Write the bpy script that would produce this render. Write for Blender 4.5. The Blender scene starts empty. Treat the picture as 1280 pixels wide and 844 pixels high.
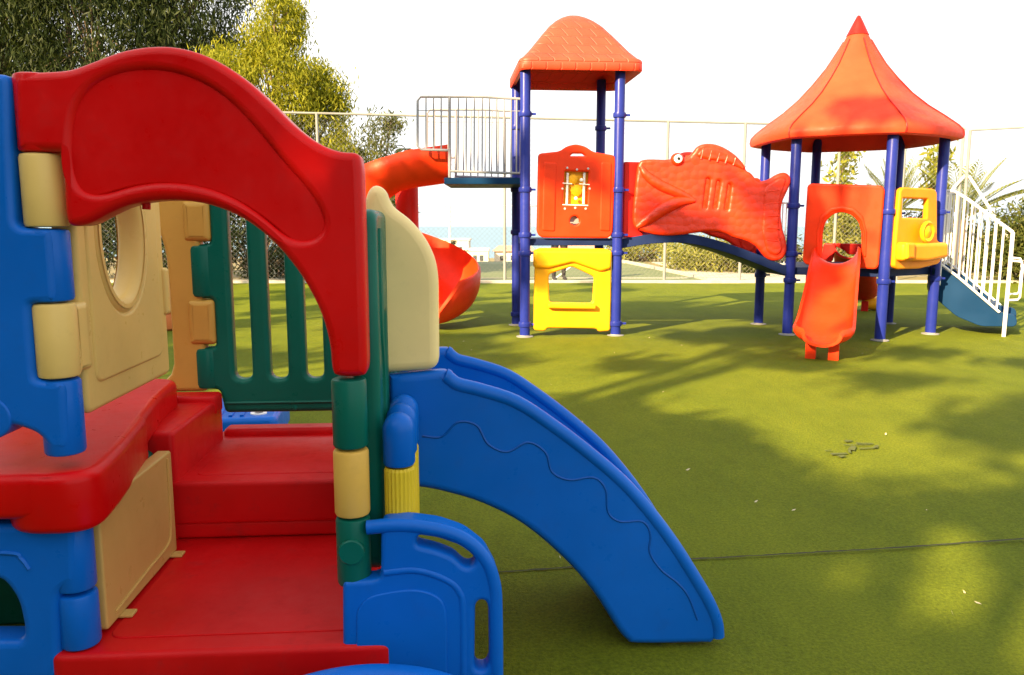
import bpy, math, random
import numpy as np
from mathutils import Vector
random.seed(7); RNG = np.random.default_rng(11)
SC = bpy.context.scene; COL = SC.collection
R_ = math.radians
A = lambda *p: np.array(p, float)

# ------------------------------------------------------------------ camera survey
FPX, EYE = 990.0, 1.25
TILT = math.atan(142 / FPX)
CAM = A(0, 0, EYE); FW = A(0, math.cos(TILT), -math.sin(TILT)); UP = A(0, math.sin(TILT), math.cos(TILT)); RT = A(1, 0, 0)
def ray(px, py): return FW + (px - 640) / FPX * RT + (422 - py) / FPX * UP
def at_z(px, py, z=0.): r = ray(px, py); return CAM + r * (z - EYE) / r[2]
def at_y(px, py, y): r = ray(px, py); return CAM + r * y / r[1]

# ------------------------------------------------------------------ shapes
def chaikin(pts, n=2, rmax=.03, closed=True):
    P = [np.array(p, float) for p in pts]
    for k in range(n):
        out = []; N = len(P); rm = rmax / (1.9 ** k)
        rng = range(N) if closed else range(N - 1)
        if not closed: out.append(P[0])
        for i in rng:
            a, b = P[i], P[(i + 1) % N]; L = np.linalg.norm(b - a)
            if L < 1e-6: continue
            t = min(.25, rm / L); out += [a + (b - a) * t, b - (b - a) * t]
        if not closed: out.append(P[-1])
        P = out
    return P
def fillet(pts, r, n=5):
    out = []; N = len(pts); P = [np.array(p, float) for p in pts]
    for i in range(N):
        a, b, c = P[i - 1], P[i], P[(i + 1) % N]
        d1 = a - b; d2 = c - b; l1 = np.linalg.norm(d1); l2 = np.linalg.norm(d2)
        q = min(r, l1 * .48, l2 * .48); p1 = b + d1 / l1 * q; p2 = b + d2 / l2 * q
        for k in range(n + 1):
            t = k / n; out.append((1 - t) ** 2 * p1 + 2 * t * (1 - t) * b + t * t * p2)
    return out
def rrect(x0, y0, x1, y1, r=.02): return fillet([(x0, y0), (x1, y0), (x1, y1), (x0, y1)], r)
def ell(cx, cy, rx, ry, n=40): return [(cx + rx * math.cos(2 * math.pi * k / n), cy + ry * math.sin(2 * math.pi * k / n)) for k in range(n)]
def spline(pts, n=8):
    P = [np.array(p, float) for p in pts]; P = [2 * P[0] - P[1]] + P + [2 * P[-1] - P[-2]]; out = []
    for i in range(1, len(P) - 2):
        for k in range(n):
            t = k / n; p0, p1, p2, p3 = P[i - 1:i + 3]
            out.append(.5 * (2 * p1 + (p2 - p0) * t + (2 * p0 - 5 * p1 + 4 * p2 - p3) * t * t + (3 * p1 - p0 - 3 * p2 + p3) * t ** 3))
    out.append(P[-2]); return out

class Frame:
    """a plane: origin, right axis, up axis; depth axis points at the viewer"""
    def __init__(s, o, X, Y=(0, 0, 1)):
        s.o = A(*o); s.X = A(*X) / np.linalg.norm(X); s.Y = A(*Y) / np.linalg.norm(Y); s.N = np.cross(s.X, s.Y)
    def tr(s, pts, d=0.):
        out = []
        for px, py in pts:
            r = ray(px, py); o = s.o + s.N * d; t = ((o - CAM) @ s.N) / (r @ s.N); q = CAM + r * t - o
            out.append((q @ s.X, q @ s.Y))
        return out
    def pt(s, x, y, d=0.): return s.o + s.X * x + s.Y * y + s.N * d
GROUND = Frame((0, 0, 0), (1, 0, 0), (0, 1, 0))     # plans: depth axis is up

class MB:
    def __init__(s): s.v = []; s.f = []
    def add(s, V, F):
        n = len(s.v); s.v += [tuple(map(float, p)) for p in V]; s.f += [tuple(i + n for i in f) for f in F]; return s
    def plate(s, fr, loops, thick, bev=.01, d=0., res=3):
        """slab of an outline with holes and rounded edges, mid plane at depth d of frame fr"""
        cu = bpy.data.curves.new('tmp', 'CURVE'); cu.dimensions = '2D'; cu.fill_mode = 'BOTH'
        bev = min(bev, thick * .49)
        cu.extrude = max(thick / 2 - bev, 1e-4); cu.bevel_depth = bev; cu.bevel_resolution = res; cu.offset = -bev
        for lp in loops:
            sp = cu.splines.new('POLY'); sp.points.add(len(lp) - 1)
            for q, p in zip(sp.points, lp): q.co = (p[0], p[1], 0, 1)
            sp.use_cyclic_u = True
        ob = bpy.data.objects.new('tmp', cu); COL.objects.link(ob)
        dg = bpy.context.evaluated_depsgraph_get(); me = bpy.data.meshes.new_from_object(ob.evaluated_get(dg))
        V = [fr.pt(v.co.x, v.co.y, v.co.z + d) for v in me.vertices]; F = [tuple(p.vertices) for p in me.polygons]
        bpy.data.objects.remove(ob); bpy.data.curves.remove(cu); bpy.data.meshes.remove(me)
        return s.add(V, F)
    def slab(s, x0, y0, z0, x1, y1, z1, r=.02, bev=.008):
        fr = Frame((0, 0, (z0 + z1) / 2), (1, 0, 0), (0, 1, 0)); return s.plate(fr, [rrect(x0, y0, x1, y1, r)], z1 - z0, bev)
    def box(s, o, X, Y, Z):
        o, X, Y, Z = map(lambda q: np.array(q, float), (o, X, Y, Z))
        V = [o + X * a + Y * b + Z * c for c in (0, 1) for b in (0, 1) for a in (0, 1)]
        return s.add(V, [(0, 2, 3, 1), (4, 5, 7, 6), (0, 1, 5, 4), (2, 6, 7, 3), (0, 4, 6, 2), (1, 3, 7, 5)])
    def bar(s, p, q, w, h=None):
        p, q = A(*p), A(*q); h = h or w; d = q - p; u = np.cross(d, (0, 0, 1)); u = u / np.linalg.norm(u) if np.linalg.norm(u) > 1e-6 else A(1, 0, 0)
        t = np.cross(u, d); t /= np.linalg.norm(t)
        return s.box(p - u * w / 2 - t * h / 2, u * w, t * h, d)
    def tube(s, path, r, n=10, cap=True):
        P = [np.array(p, float) for p in path]; rr = r if hasattr(r, '__len__') else [r] * len(P)
        V = []; F = []; ref = None
        for i, p in enumerate(P):
            d = P[min(i + 1, len(P) - 1)] - P[max(i - 1, 0)]; d /= np.linalg.norm(d)
            if ref is None: ref = np.cross(d, (0, 0, 1) if abs(d[2]) < .9 else (1, 0, 0))
            ref = ref - d * (ref @ d); ref /= np.linalg.norm(ref); b = np.cross(d, ref)
            for k in range(n):
                a = 2 * math.pi * k / n; V.append(p + rr[i] * (math.cos(a) * ref + math.sin(a) * b))
        for i in range(len(P) - 1):
            for k in range(n): F.append((i * n + k, i * n + (k + 1) % n, (i + 1) * n + (k + 1) % n, (i + 1) * n + k))
        if cap: F += [tuple(range(n))[::-1], tuple(range((len(P) - 1) * n, len(P) * n))]
        return s.add(V, F)
    def lathe(s, c, prof, n=32, axis=None, rib=0):
        c = A(*c); V = []; F = []; m = len(prof)
        ax = A(*(axis or (0, 0, 1))); ax /= np.linalg.norm(ax); u = np.cross(ax, (0, 1, 0) if abs(ax[1]) < .9 else (1, 0, 0)); u /= np.linalg.norm(u); w = np.cross(ax, u)
        for r, z in prof:
            for k in range(n):
                a = 2 * math.pi * k / n; q = r * (1 + (rib if k % 2 else 0)); V.append(c + ax * z + q * (math.cos(a) * u + math.sin(a) * w))
        for i in range(m - 1):
            for k in range(n): F.append((i * n + k, i * n + (k + 1) % n, (i + 1) * n + (k + 1) % n, (i + 1) * n + k))
        if prof[0][0] > 1e-5: F.append(tuple(range(n))[::-1])
        if prof[-1][0] > 1e-5: F.append(tuple(range((m - 1) * n, m * n)))
        return s.add(V, F)
    def knuckle(s, c, r, z0, z1, n=28):
        b = .008; pr = [(0, z0), (r - b, z0), (r - b * .3, z0 + b * .3), (r, z0 + b), (r, z1 - b), (r - b * .3, z1 - b * .3), (r - b, z1), (0, z1)]
        return s.lathe((c[0], c[1], 0), pr, n)
    def rings(s, rings, cap0=True, cap1=True):
        n = len(rings[0]); V = [p for r in rings for p in r]; F = []
        for i in range(len(rings) - 1):
            for k in range(n): F.append((i * n + k, i * n + (k + 1) % n, (i + 1) * n + (k + 1) % n, (i + 1) * n + k))
        if cap0: F.append(tuple(range(n))[::-1])
        if cap1: F.append(tuple(range((len(rings) - 1) * n, len(rings) * n)))
        return s.add(V, F)
    def quads(s, V, F): return s.add(V, F)
    def build(s, name, m, parent=None, smooth=38):
        me = bpy.data.meshes.new(name)
        me.from_pydata(s.v, [], s.f); me.validate(); me.update()
        if smooth: me.shade_smooth(); me.set_sharp_from_angle(angle=R_(smooth))
        me.materials.append(m); ob = bpy.data.objects.new(name, me); COL.objects.link(ob)
        if parent: ob.parent = parent
        return ob

def tag(o, label=None, cat=None, group=None, kind=None):
    for k, v in (('label', label), ('category', cat), ('group', group), ('kind', kind)):
        if v: o[k] = v
    return o
def thing(name, label, cat, loc=(0, 0, 0), rz=0., group=None):
    o = bpy.data.objects.new(name, None); COL.objects.link(o); o.location = tuple(loc); o.rotation_euler = (0, 0, rz); o.empty_display_size = .2
    return tag(o, label, cat, group)
def dup(root, loc, rz=None, label=None):
    def cp(o, par):
        c = o.copy(); COL.objects.link(c); c.parent = par
        for ch in [q for q in bpy.data.objects if q.parent == o]: cp(ch, c)
        return c
    r = cp(root, root.parent); r.location = tuple(loc)
    if rz is not None: r.rotation_euler.z = rz
    if label: r['label'] = label
    return r

# ------------------------------------------------------------------ materials
def new_mat(name):
    m = bpy.data.materials.new(name); m.use_nodes = True; nt = m.node_tree; return m, nt, nt.nodes['Principled BSDF']
def N(nt, t, **kw):
    n = nt.nodes.new(t)
    for k, v in kw.items():
        if k in n.inputs: n.inputs[k].default_value = v
        else: setattr(n, k, v)
    return n
def ramp(nt, src, stops):
    r = N(nt, 'ShaderNodeValToRGB'); nt.links.new(src, r.inputs[0]); cr = r.color_ramp
    while len(cr.elements) < len(stops): cr.elements.new(.5)
    for e, (p, c) in zip(cr.elements, stops): e.position = p; e.color = (*c, 1) if len(c) == 3 else c
    return r
def plastic(name, c, rough=.31, var=.10, scuff=.5, bump=.06, fade=None):
    """moulded plastic: fine pebble grain, faint wear and dust, uneven gloss"""
    m, nt, b = new_mat(name); tc = N(nt, 'ShaderNodeTexCoord'); L = nt.links.new
    n1 = N(nt, 'ShaderNodeTexNoise', Scale=2.3, Detail=5.); n2 = N(nt, 'ShaderNodeTexNoise', Scale=420., Detail=2.); n3 = N(nt, 'ShaderNodeTexNoise', Scale=17., Detail=8., Roughness=.7)
    for n in (n1, n2, n3): L(tc.outputs['Object'], n.inputs['Vector'])
    c = np.array(c); d = fade if fade else tuple(np.minimum(1, c * (1 + var) + .004))
    r = ramp(nt, n1.outputs[0], [(.35, tuple(c * (1 - var))), (.68, tuple(d))])
    mx = N(nt, 'ShaderNodeMix', data_type='RGBA'); rs = ramp(nt, n3.outputs[0], [(.56, (0, 0, 0)), (.78, (min(1, scuff * .45),) * 3)])
    L(rs.outputs[0], mx.inputs[0]); L(r.outputs[0], mx.inputs[6]); mx.inputs[7].default_value = (*(c * .6 + .016), 1)
    L(mx.outputs[2], b.inputs['Base Color'])
    rr = ramp(nt, n3.outputs[0], [(.3, (rough - .07,) * 3), (.75, (rough + .16,) * 3)]); L(rr.outputs[0], b.inputs['Roughness'])
    bp = N(nt, 'ShaderNodeBump', Strength=bump, Distance=.002); L(n2.outputs[0], bp.inputs['Height']); L(bp.outputs[0], b.inputs['Normal'])
    b.inputs['Specular IOR Level'].default_value = .2
    return m
M = {}
M['red'] = plastic('red_plastic', (.64, .001, .002)); M['blue'] = plastic('blue_plastic', (.0005, .125, .57))
M['groove_shadow_bead'] = plastic('groove_shadow_blue', (.0005, .085, .40)); M['red_floor'] = plastic('worn_red_plastic', (.58, .0015, .003), .42, .16, 1.3); M['green'] = plastic('green_plastic', (.002, .125, .085)); M['tan'] = plastic('tan_plastic', (.60, .38, .11)); M['cream'] = plastic('cream_plastic', (.78, .54, .165)); M['hood'] = plastic('hood_cream_sky_lightened', (.90, .71, .32))  # hood base lightened for bright sky reflection and glow through the panel
M['corn'] = plastic('corn_yellow_plastic', (.78, .47, .09)); M['lemon'] = plastic('lemon_plastic', (.75, .55, .03))
M['orange'] = plastic('orange_plastic', (.78, .040, .004), .42, .14); M['amber'] = plastic('amber_plastic', (.82, .40, .01), .42)
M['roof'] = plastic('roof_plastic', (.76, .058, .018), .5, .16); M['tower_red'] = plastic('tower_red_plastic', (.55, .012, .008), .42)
M['sun_yellow'] = plastic('sun_yellow_plastic', (.85, .38, .006), .42)
M['post'] = plastic('post_blue_coat', (.013, .025, .23), .32, .12); M['navy'] = plastic('deck_navy_coat', (.010, .022, .085), .5, .15, .15)
M['stair'] = plastic('stair_blue_coat', (.004, .034, .10), .45, .1, .15); M['white'] = plastic('white_coat', (.78, .78, .76), .4, .05)
M['rail'] = plastic('rail_white_shade_greyed', (.30, .31, .34), .4, .05); M['black'] = plastic('black_paint', (.01, .01, .012), .5); M['eye_white'] = plastic('eye_white_paint', (.8, .8, .78), .35, .03)  # rail: white bars greyed in the base colour for their shaded side
M['galv'] = plastic('galvanised_steel', (.24, .245, .24), .5, .1); M['far_white'] = plastic('far_white_paint', (.72, .72, .68), .6)
M['wire'] = plastic('fence_wire', (.22, .22, .19), .6)
M['steel'] = plastic('steel_bolt', (.5, .5, .5), .35)
for k_ in ('stair', 'navy'): M[k_].node_tree.nodes['Principled BSDF'].inputs['Specular IOR Level'].default_value = .08
def shingle_mat():
    m, nt, b = new_mat('shingle_roof'); L = nt.links.new; tc = N(nt, 'ShaderNodeTexCoord'); sx = N(nt, 'ShaderNodeSeparateXYZ'); L(tc.outputs['Object'], sx.inputs[0])
    ad = N(nt, 'ShaderNodeMath', operation='ADD'); L(sx.outputs[0], ad.inputs[0]); L(sx.outputs[1], ad.inputs[1])
    cb = N(nt, 'ShaderNodeCombineXYZ'); L(ad.outputs[0], cb.inputs[0]); L(sx.outputs[2], cb.inputs[1])
    br = N(nt, 'ShaderNodeTexBrick', Scale=1.0); br.inputs['Brick Width'].default_value = .17; br.inputs['Row Height'].default_value = .105; br.inputs['Mortar Size'].default_value = .012; br.inputs['Mortar Smooth'].default_value = .7
    L(cb.outputs[0], br.inputs['Vector']); nz = N(nt, 'ShaderNodeTexNoise', Scale=4., Detail=6.); L(tc.outputs['Object'], nz.inputs['Vector'])
    r = ramp(nt, nz.outputs[0], [(.3, (.68, .045, .016)), (.7, (.78, .062, .024))]); L(r.outputs[0], b.inputs['Base Color']); b.inputs['Roughness'].default_value = .5
    bp = N(nt, 'ShaderNodeBump', Strength=.55, Distance=.02, invert=True); L(br.outputs['Fac'], bp.inputs['Height']); L(bp.outputs[0], b.inputs['Normal']); return m
M['shingle'] = shingle_mat()
def scale_mat():
    m, nt, b = new_mat('fish_orange'); L = nt.links.new; tc = N(nt, 'ShaderNodeTexCoord')
    mp = N(nt, 'ShaderNodeMapping'); mp.inputs['Scale'].default_value = (12, 0.001, 12); L(tc.outputs['Object'], mp.inputs['Vector'])
    vo = N(nt, 'ShaderNodeTexVoronoi', Scale=1., Randomness=.55, feature='F1'); L(mp.outputs[0], vo.inputs['Vector'])
    nz = N(nt, 'ShaderNodeTexNoise', Scale=3., Detail=5.); L(tc.outputs['Object'], nz.inputs['Vector'])
    r = ramp(nt, nz.outputs[0], [(.3, (.70, .024, .003)), (.7, (.80, .040, .004))]); L(r.outputs[0], b.inputs['Base Color']); b.inputs['Roughness'].default_value = .42
    bp = N(nt, 'ShaderNodeBump', Strength=.28, Distance=.03, invert=True); L(vo.outputs['Distance'], bp.inputs['Height']); L(bp.outputs[0], b.inputs['Normal']); return m
M['fish'] = scale_mat()
def turf_mat():
    m, nt, b = new_mat('artificial_turf'); L = nt.links.new; tc = N(nt, 'ShaderNodeTexCoord')
    def nz(sc, det=4., ro=.6, mp=None):
        n = N(nt, 'ShaderNodeTexNoise', Scale=sc, Detail=det, Roughness=ro)
        if mp: q = N(nt, 'ShaderNodeMapping'); q.inputs['Scale'].default_value = mp; L(tc.outputs['Object'], q.inputs['Vector']); L(q.outputs[0], n.inputs['Vector'])
        else: L(tc.outputs['Object'], n.inputs['Vector'])
        return n
    big = nz(.55, 6., .65); mid = nz(3.2, 6., .7, (1, .45, 1)); fine = nz(85., 3., .8); fib = nz(240., 2., .6, (1, .6, 1)); spk = nz(30., 6., .8)
    r1 = ramp(nt, big.outputs[0], [(.25, (.110, .150, .005)), (.75, (.156, .186, .007))])
    r2 = ramp(nt, mid.outputs[0], [(.32, (.76, .80, .74)), (.66, (1.10, 1.07, 1.1))])
    r3 = ramp(nt, fine.outputs[0], [(.28, (.45, .5, .4)), (.70, (1.3, 1.28, 1.35))])
    r4 = ramp(nt, spk.outputs[0], [(.27, (.35, .38, .3)), (.40, (1, 1, 1))])
    last = r1.outputs[0]
    for r in (r2, r3, r4):
        x = N(nt, 'ShaderNodeMix', data_type='RGBA', blend_type='MULTIPLY'); x.inputs[0].default_value = .85; L(last, x.inputs[6]); L(r.outputs[0], x.inputs[7]); last = x.outputs[2]
    L(last, b.inputs['Base Color']); b.inputs['Roughness'].default_value = .85; b.inputs['Specular IOR Level'].default_value = .15
    ad = N(nt, 'ShaderNodeMath', operation='ADD'); L(fine.outputs[0], ad.inputs[0]); L(fib.outputs[0], ad.inputs[1])
    bp = N(nt, 'ShaderNodeBump', Strength=.8, Distance=.008); L(ad.outputs[0], bp.inputs['Height']); L(bp.outputs[0], b.inputs['Normal']); return m
M['turf'] = turf_mat()
def rough_mat(name, c0, c1, sc=3., rough=.85, bump=.3):
    m, nt, b = new_mat(name); L = nt.links.new; tc = N(nt, 'ShaderNodeTexCoord'); n = N(nt, 'ShaderNodeTexNoise', Scale=sc, Detail=8., Roughness=.68); L(tc.outputs['Object'], n.inputs['Vector'])
    r = ramp(nt, n.outputs[0], [(.3, c0), (.7, c1)]); L(r.outputs[0], b.inputs['Base Color']); b.inputs['Roughness'].default_value = rough
    bp = N(nt, 'ShaderNodeBump', Strength=bump, Distance=.02); L(n.outputs[0], bp.inputs['Height']); L(bp.outputs[0], b.inputs['Normal']); return m
M['land'] = rough_mat('dry_ground', (.14, .12, .05), (.26, .22, .09), .6); M['court'] = rough_mat('court_paint', (.10, .14, .055), (.15, .18, .075), 2., .8, .05)
M['concrete'] = rough_mat('concrete', (.34, .33, .28), (.48, .46, .40), 5.); M['line'] = rough_mat('line_paint', (.66, .66, .6), (.78, .78, .72), 30.)
M['bark'] = rough_mat('bark', (.09, .065, .04), (.2, .15, .10), 9.); M['plaster'] = rough_mat('pale_plaster', (.6, .55, .46), (.72, .67, .57), 1.)
M['rooftile'] = rough_mat('pink_roof_tile', (.40, .22, .17), (.5, .3, .22), 4.); M['pane'] = plastic('dark_pane', (.06, .07, .08), .15)
M['seam'] = rough_mat('seam_gap', (.012, .016, .004), (.03, .035, .012), 20.); M['debris'] = rough_mat('dry_litter', (.45, .38, .22), (.68, .62, .45), 60.)
M['hill'] = rough_mat('dry_grass_hill', (.26, .20, .07), (.44, .34, .13), 1.2); M['skin'] = plastic('skin', (.5, .28, .19), .5, .05); M['cloth'] = rough_mat('dark_cloth', (.012, .012, .014), (.03, .03, .035), 40.)
M['shirt'] = rough_mat('grey_shirt', (.2, .22, .25), (.28, .3, .34), 40.); M['hair'] = rough_mat('dark_hair', (.02, .013, .01), (.05, .03, .02), 60.)
def sea_mat():
    m, nt, b = new_mat('sea_water'); b.inputs['Base Color'].default_value = (.10, .22, .32, 1); b.inputs['Roughness'].default_value = .35
    n = N(nt, 'ShaderNodeTexNoise', Scale=.15, Detail=6.); bp = N(nt, 'ShaderNodeBump', Strength=.4, Distance=1.); nt.links.new(n.outputs[0], bp.inputs['Height']); nt.links.new(bp.outputs[0], b.inputs['Normal']); return m
M['sea'] = sea_mat()
def leaf_mat(name, c0, c1, trans=.35):
    m, nt, b = new_mat(name); L = nt.links.new; g = N(nt, 'ShaderNodeNewGeometry'); r = ramp(nt, g.outputs['Random Per Island'], [(0, c0), (1, c1)])
    L(r.outputs[0], b.inputs['Base Color']); b.inputs['Roughness'].default_value = .55; b.inputs['Specular IOR Level'].default_value = .12
    t = N(nt, 'ShaderNodeBsdfTranslucent'); mu = N(nt, 'ShaderNodeMix', data_type='RGBA', blend_type='MULTIPLY'); mu.inputs[0].default_value = 1; L(r.outputs[0], mu.inputs[6]); mu.inputs[7].default_value = (1.5, 1.4, .6, 1)
    L(mu.outputs[2], t.inputs[0]); mx = N(nt, 'ShaderNodeMixShader'); mx.inputs[0].default_value = trans; L(b.outputs[0], mx.inputs[1]); L(t.outputs[0], mx.inputs[2]); L(mx.outputs[0], nt.nodes['Material Output'].inputs[0]); return m
M['leaf_dark'] = leaf_mat('leaf_dark', (.012, .024, .007), (.040, .055, .014), .2); M['leaf_gold'] = leaf_mat('leaf_gold', (.12, .15, .010), (.31, .31, .03), .4)
M['leaf_mid'] = leaf_mat('leaf_mid', (.04, .065, .015), (.12, .13, .03)); M['leaf_shade'] = leaf_mat('leaf_shade', (.04, .065, .015), (.12, .13, .03), .08); M['leaf_dry'] = leaf_mat('leaf_dry', (.13, .15, .03), (.30, .30, .07), .4); M['leaf_palm'] = leaf_mat('leaf_palm', (.12, .16, .015), (.27, .28, .04))

# ------------------------------------------------------------------ light and sky
SUN_EL = R_(27); LD = A(.655, .755)          # the way sunlight travels over the ground
def world():
    w = bpy.data.worlds.new('World'); SC.world = w; w.use_nodes = True; nt = w.node_tree; bg = nt.nodes['Background']
    sky = nt.nodes.new('ShaderNodeTexSky'); sky.sky_type = 'NISHITA'; sky.sun_disc = False; sky.sun_elevation = SUN_EL; sky.sun_rotation = math.atan2(-LD[0], -LD[1]) % (2 * math.pi)
    sky.air_density = 1.0; sky.dust_density = 5.0; sky.ozone_density = .6; sky.altitude = 0
    hs = nt.nodes.new('ShaderNodeHueSaturation'); hs.inputs['Saturation'].default_value = .35; hs.inputs['Value'].default_value = 1.0
    nt.links.new(sky.outputs[0], hs.inputs['Color'])
    tc = nt.nodes.new('ShaderNodeTexCoord'); sx = nt.nodes.new('ShaderNodeSeparateXYZ'); nt.links.new(tc.outputs['Generated'], sx.inputs[0])
    rp = ramp(nt, sx.outputs[2], [(0.0, (.93,) * 3), (.45, (.88,) * 3), (.9, (.5,) * 3)]); mx = nt.nodes.new('ShaderNodeMix'); mx.data_type = 'RGBA'
    nt.links.new(rp.outputs[0], mx.inputs[0]); nt.links.new(hs.outputs[0], mx.inputs[6])
    rc = ramp(nt, sx.outputs[2], [(0.0, (3.1, 3.45, 3.75)), (.05, (3.5, 3.6, 3.65)), (.16, (3.75, 3.72, 3.66))]); nt.links.new(rc.outputs[0], mx.inputs[7])   # sky colour whitened to overexposed glare, tinted bluer near the horizon
    nt.links.new(mx.outputs[2], bg.inputs[0]); bg.inputs[1].default_value = .103
    l = bpy.data.lights.new('sun', 'SUN'); l.energy = 5.0; l.angle = R_(.5); l.color = (1, .715, .39); o = bpy.data.objects.new('sun', l); COL.objects.link(o)
    o.rotation_euler = Vector((LD[0] * math.cos(SUN_EL), LD[1] * math.cos(SUN_EL), -math.sin(SUN_EL))).to_track_quat('-Z', 'Y').to_euler(); o.location = (-20, -22, 16)
    SC.view_settings.view_transform = 'Standard'; SC.view_settings.look = 'None'; SC.view_settings.exposure = 1.95; SC.view_settings.gamma = 1
    c = bpy.data.cameras.new('camera'); co = bpy.data.objects.new('camera', c); COL.objects.link(co); co.location = CAM
    c.sensor_width = 36; c.lens = FPX / 1280 * 36; c.clip_end = 8000; c.clip_start = .05; co.rotation_euler = (math.pi / 2 - TILT, 0, 0); SC.camera = co
world()

# ------------------------------------------------------------------ ground and far setting
def setting():
    def sheet(name, xs, ys, zf, m):
        V = [(x, y, zf(x, y)) for y in ys for x in xs]; n = len(xs)
        F = [(j * n + i, j * n + i + 1, (j + 1) * n + i + 1, (j + 1) * n + i) for j in range(len(ys) - 1) for i in range(n - 1)]
        return tag(MB().add(V, F).build(name, m), kind='structure')
    def zland(x, y):
        if y < 27: return -.012
        if y < 33: return -.012 - 1.9 * (y - 27) / 6
        if y < 74: return -1.9
        return -1.9 - (y - 74) * 1.2
    sheet('ground', list(np.linspace(-90, 110, 41)), [-60, -20, 0, 10, 20, 27, 29, 31, 33, 50, 60, 70, 74, 80, 95], zland, M['land'])
    sheet('turf', list(np.linspace(-26, 20, 70)), list(np.linspace(-14, 16.9, 60)), lambda x, y: 0 + .004 * math.sin(x * 1.3 + y * .7), M['turf'])
    b = MB().box((-5, 17.35, -.008), (9.3, 0, 0), (0, 9.2, 0), (0, 0, .012)); tag(b.build('tennis_court', M['court']), kind='structure')
    b = MB()
    for p, q in (((.9, 17.6), (2.1, 26)), ((-4.2, 18.4), (4.1, 18.4)), ((-4.4, 25.6), (4.1, 25.6)), ((-2.2, 18.4), (-2.6, 25.6))): b.bar((*p, .004), (*q, .004), .055, .006)
    tag(b.build('court_lines', M['line']), kind='structure')
    b = MB(); b.box((-24, 16.9, -.02), (48, 0, 0), (0, .22, 0), (0, 0, .07)); b.bar((4.45, 17.2, .02), (3.6, 27, .02), .16, .1)
    tag(b.build('kerb', M['concrete']), kind='structure')
    b = MB().box((4.6, 17.2, -.01), (3.6, 0, 0), (0, 9, 0), (0, 0, .02)); tag(b.build('path', M['concrete']), kind='structure')
    sheet('sea', [-6000, -600, 0, 600, 6000], [80, 400, 2000, 7000], lambda x, y: -22., M['sea'])
    xs = list(np.linspace(24, 100, 30)); ys = list(np.linspace(40, 90, 24))
    sheet('hill', xs, ys, lambda x, y: -1.9 + 4.9 * math.exp(-((x - 52) / 17) ** 2 - ((y - 60) / 16) ** 2) + .35 * math.sin(x * .5) * math.cos(y * .4), M['hill'])
    # seams in the carpet
    b = MB(); p = [at_z(x, y) for x, y in ((560, 722), (690, 713), (890, 700), (1000, 694), (1100, 688), (1290, 675))]
    P = spline([A(q[0], q[1] , .005) for q in p], 14); w = [.003 + .004 * random.random() for _ in P]
    V = []; F = []
    for i, q in enumerate(P):
        j = (random.random() - .5) * .006; V += [(q[0], q[1] - w[i] + j, .0085), (q[0], q[1] + w[i] + j, .0085)]
        if i: F.append((2 * i - 2, 2 * i, 2 * i + 1, 2 * i - 1))
    tag(b.add(V, F).build('turf_seam', M['seam']), kind='structure')
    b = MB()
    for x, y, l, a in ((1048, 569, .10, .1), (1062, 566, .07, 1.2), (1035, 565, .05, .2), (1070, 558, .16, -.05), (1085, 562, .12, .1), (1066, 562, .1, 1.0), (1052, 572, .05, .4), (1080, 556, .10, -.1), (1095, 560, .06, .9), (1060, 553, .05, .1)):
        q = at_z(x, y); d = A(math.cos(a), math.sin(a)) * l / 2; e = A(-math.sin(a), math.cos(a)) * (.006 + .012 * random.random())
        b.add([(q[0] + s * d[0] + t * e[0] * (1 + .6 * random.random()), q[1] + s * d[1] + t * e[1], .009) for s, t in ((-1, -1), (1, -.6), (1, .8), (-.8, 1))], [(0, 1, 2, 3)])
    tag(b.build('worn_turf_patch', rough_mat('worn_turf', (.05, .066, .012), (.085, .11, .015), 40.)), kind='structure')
    b = MB()
    pts = [(random.uniform(-1.5, 6), random.uniform(1.9, 9)) for _ in range(26)] + [tuple(at_z(x, y)[:2]) for x, y in ((945, 630), (1205, 745), (1222, 757), (1190, 771), (700, 700), (697, 690), (1107, 545), (610, 835), (1158, 640), (860, 590), (992, 640))]
    for x, y in pts:
        a = random.random() * 6.3; l = random.uniform(.006, .016); h = .009 + .01 * random.random(); w = l * .35
        d = A(math.cos(a), math.sin(a)); e = A(-d[1], d[0]); c = A(x, y)
        q = [c - d * l, c + e * w, c + d * l, c - e * w]; b.add([(q[0][0], q[0][1], .009), (q[1][0], q[1][1], h), (q[2][0], q[2][1], h * 1.2), (q[3][0], q[3][1], .0095)], [(0, 1, 2, 3)])
    tag(b.build('leaf_litter', M['debris']), kind='stuff')
setting()

# ------------------------------------------------------------------ foliage
def leaves(centres, sig, n, ln, wd, droop=.5, rng=RNG):
    """n leaves in each clump; every leaf is a folded four-corner blade"""
    C_ = np.repeat(np.array(centres), n, 0); m = len(C_); P = C_ + rng.normal(0, 1, (m, 3)) * sig
    d = rng.normal(0, 1, (m, 3)); d[:, 2] -= droop * 2; d /= np.linalg.norm(d, axis=1)[:, None]
    e = np.cross(d, rng.normal(0, 1, (m, 3))); e /= np.linalg.norm(e, axis=1)[:, None]
    s = rng.uniform(.6, 1.3, (m, 1)); L_ = d * ln * s; W_ = e * wd * s
    V = np.stack([P - L_, P + W_, P + L_, P - W_], 1).reshape(-1, 3); F = np.arange(m * 4).reshape(-1, 4); return V, F
def mesh_np(name, V, F, m, parent=None):
    me = bpy.data.meshes.new(name); me.vertices.add(len(V)); me.vertices.foreach_set('co', V.astype(np.float32).ravel())
    me.loops.add(F.size); me.loops.foreach_set('vertex_index', F.astype(np.int32).ravel()); me.polygons.add(len(F)); me.polygons.foreach_set('loop_start', np.arange(0, F.size, 4, dtype=np.int32))
    me.update(calc_edges=True); me.materials.append(m); o = bpy.data.objects.new(name, me); COL.objects.link(o); o.parent = parent; return o
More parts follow.
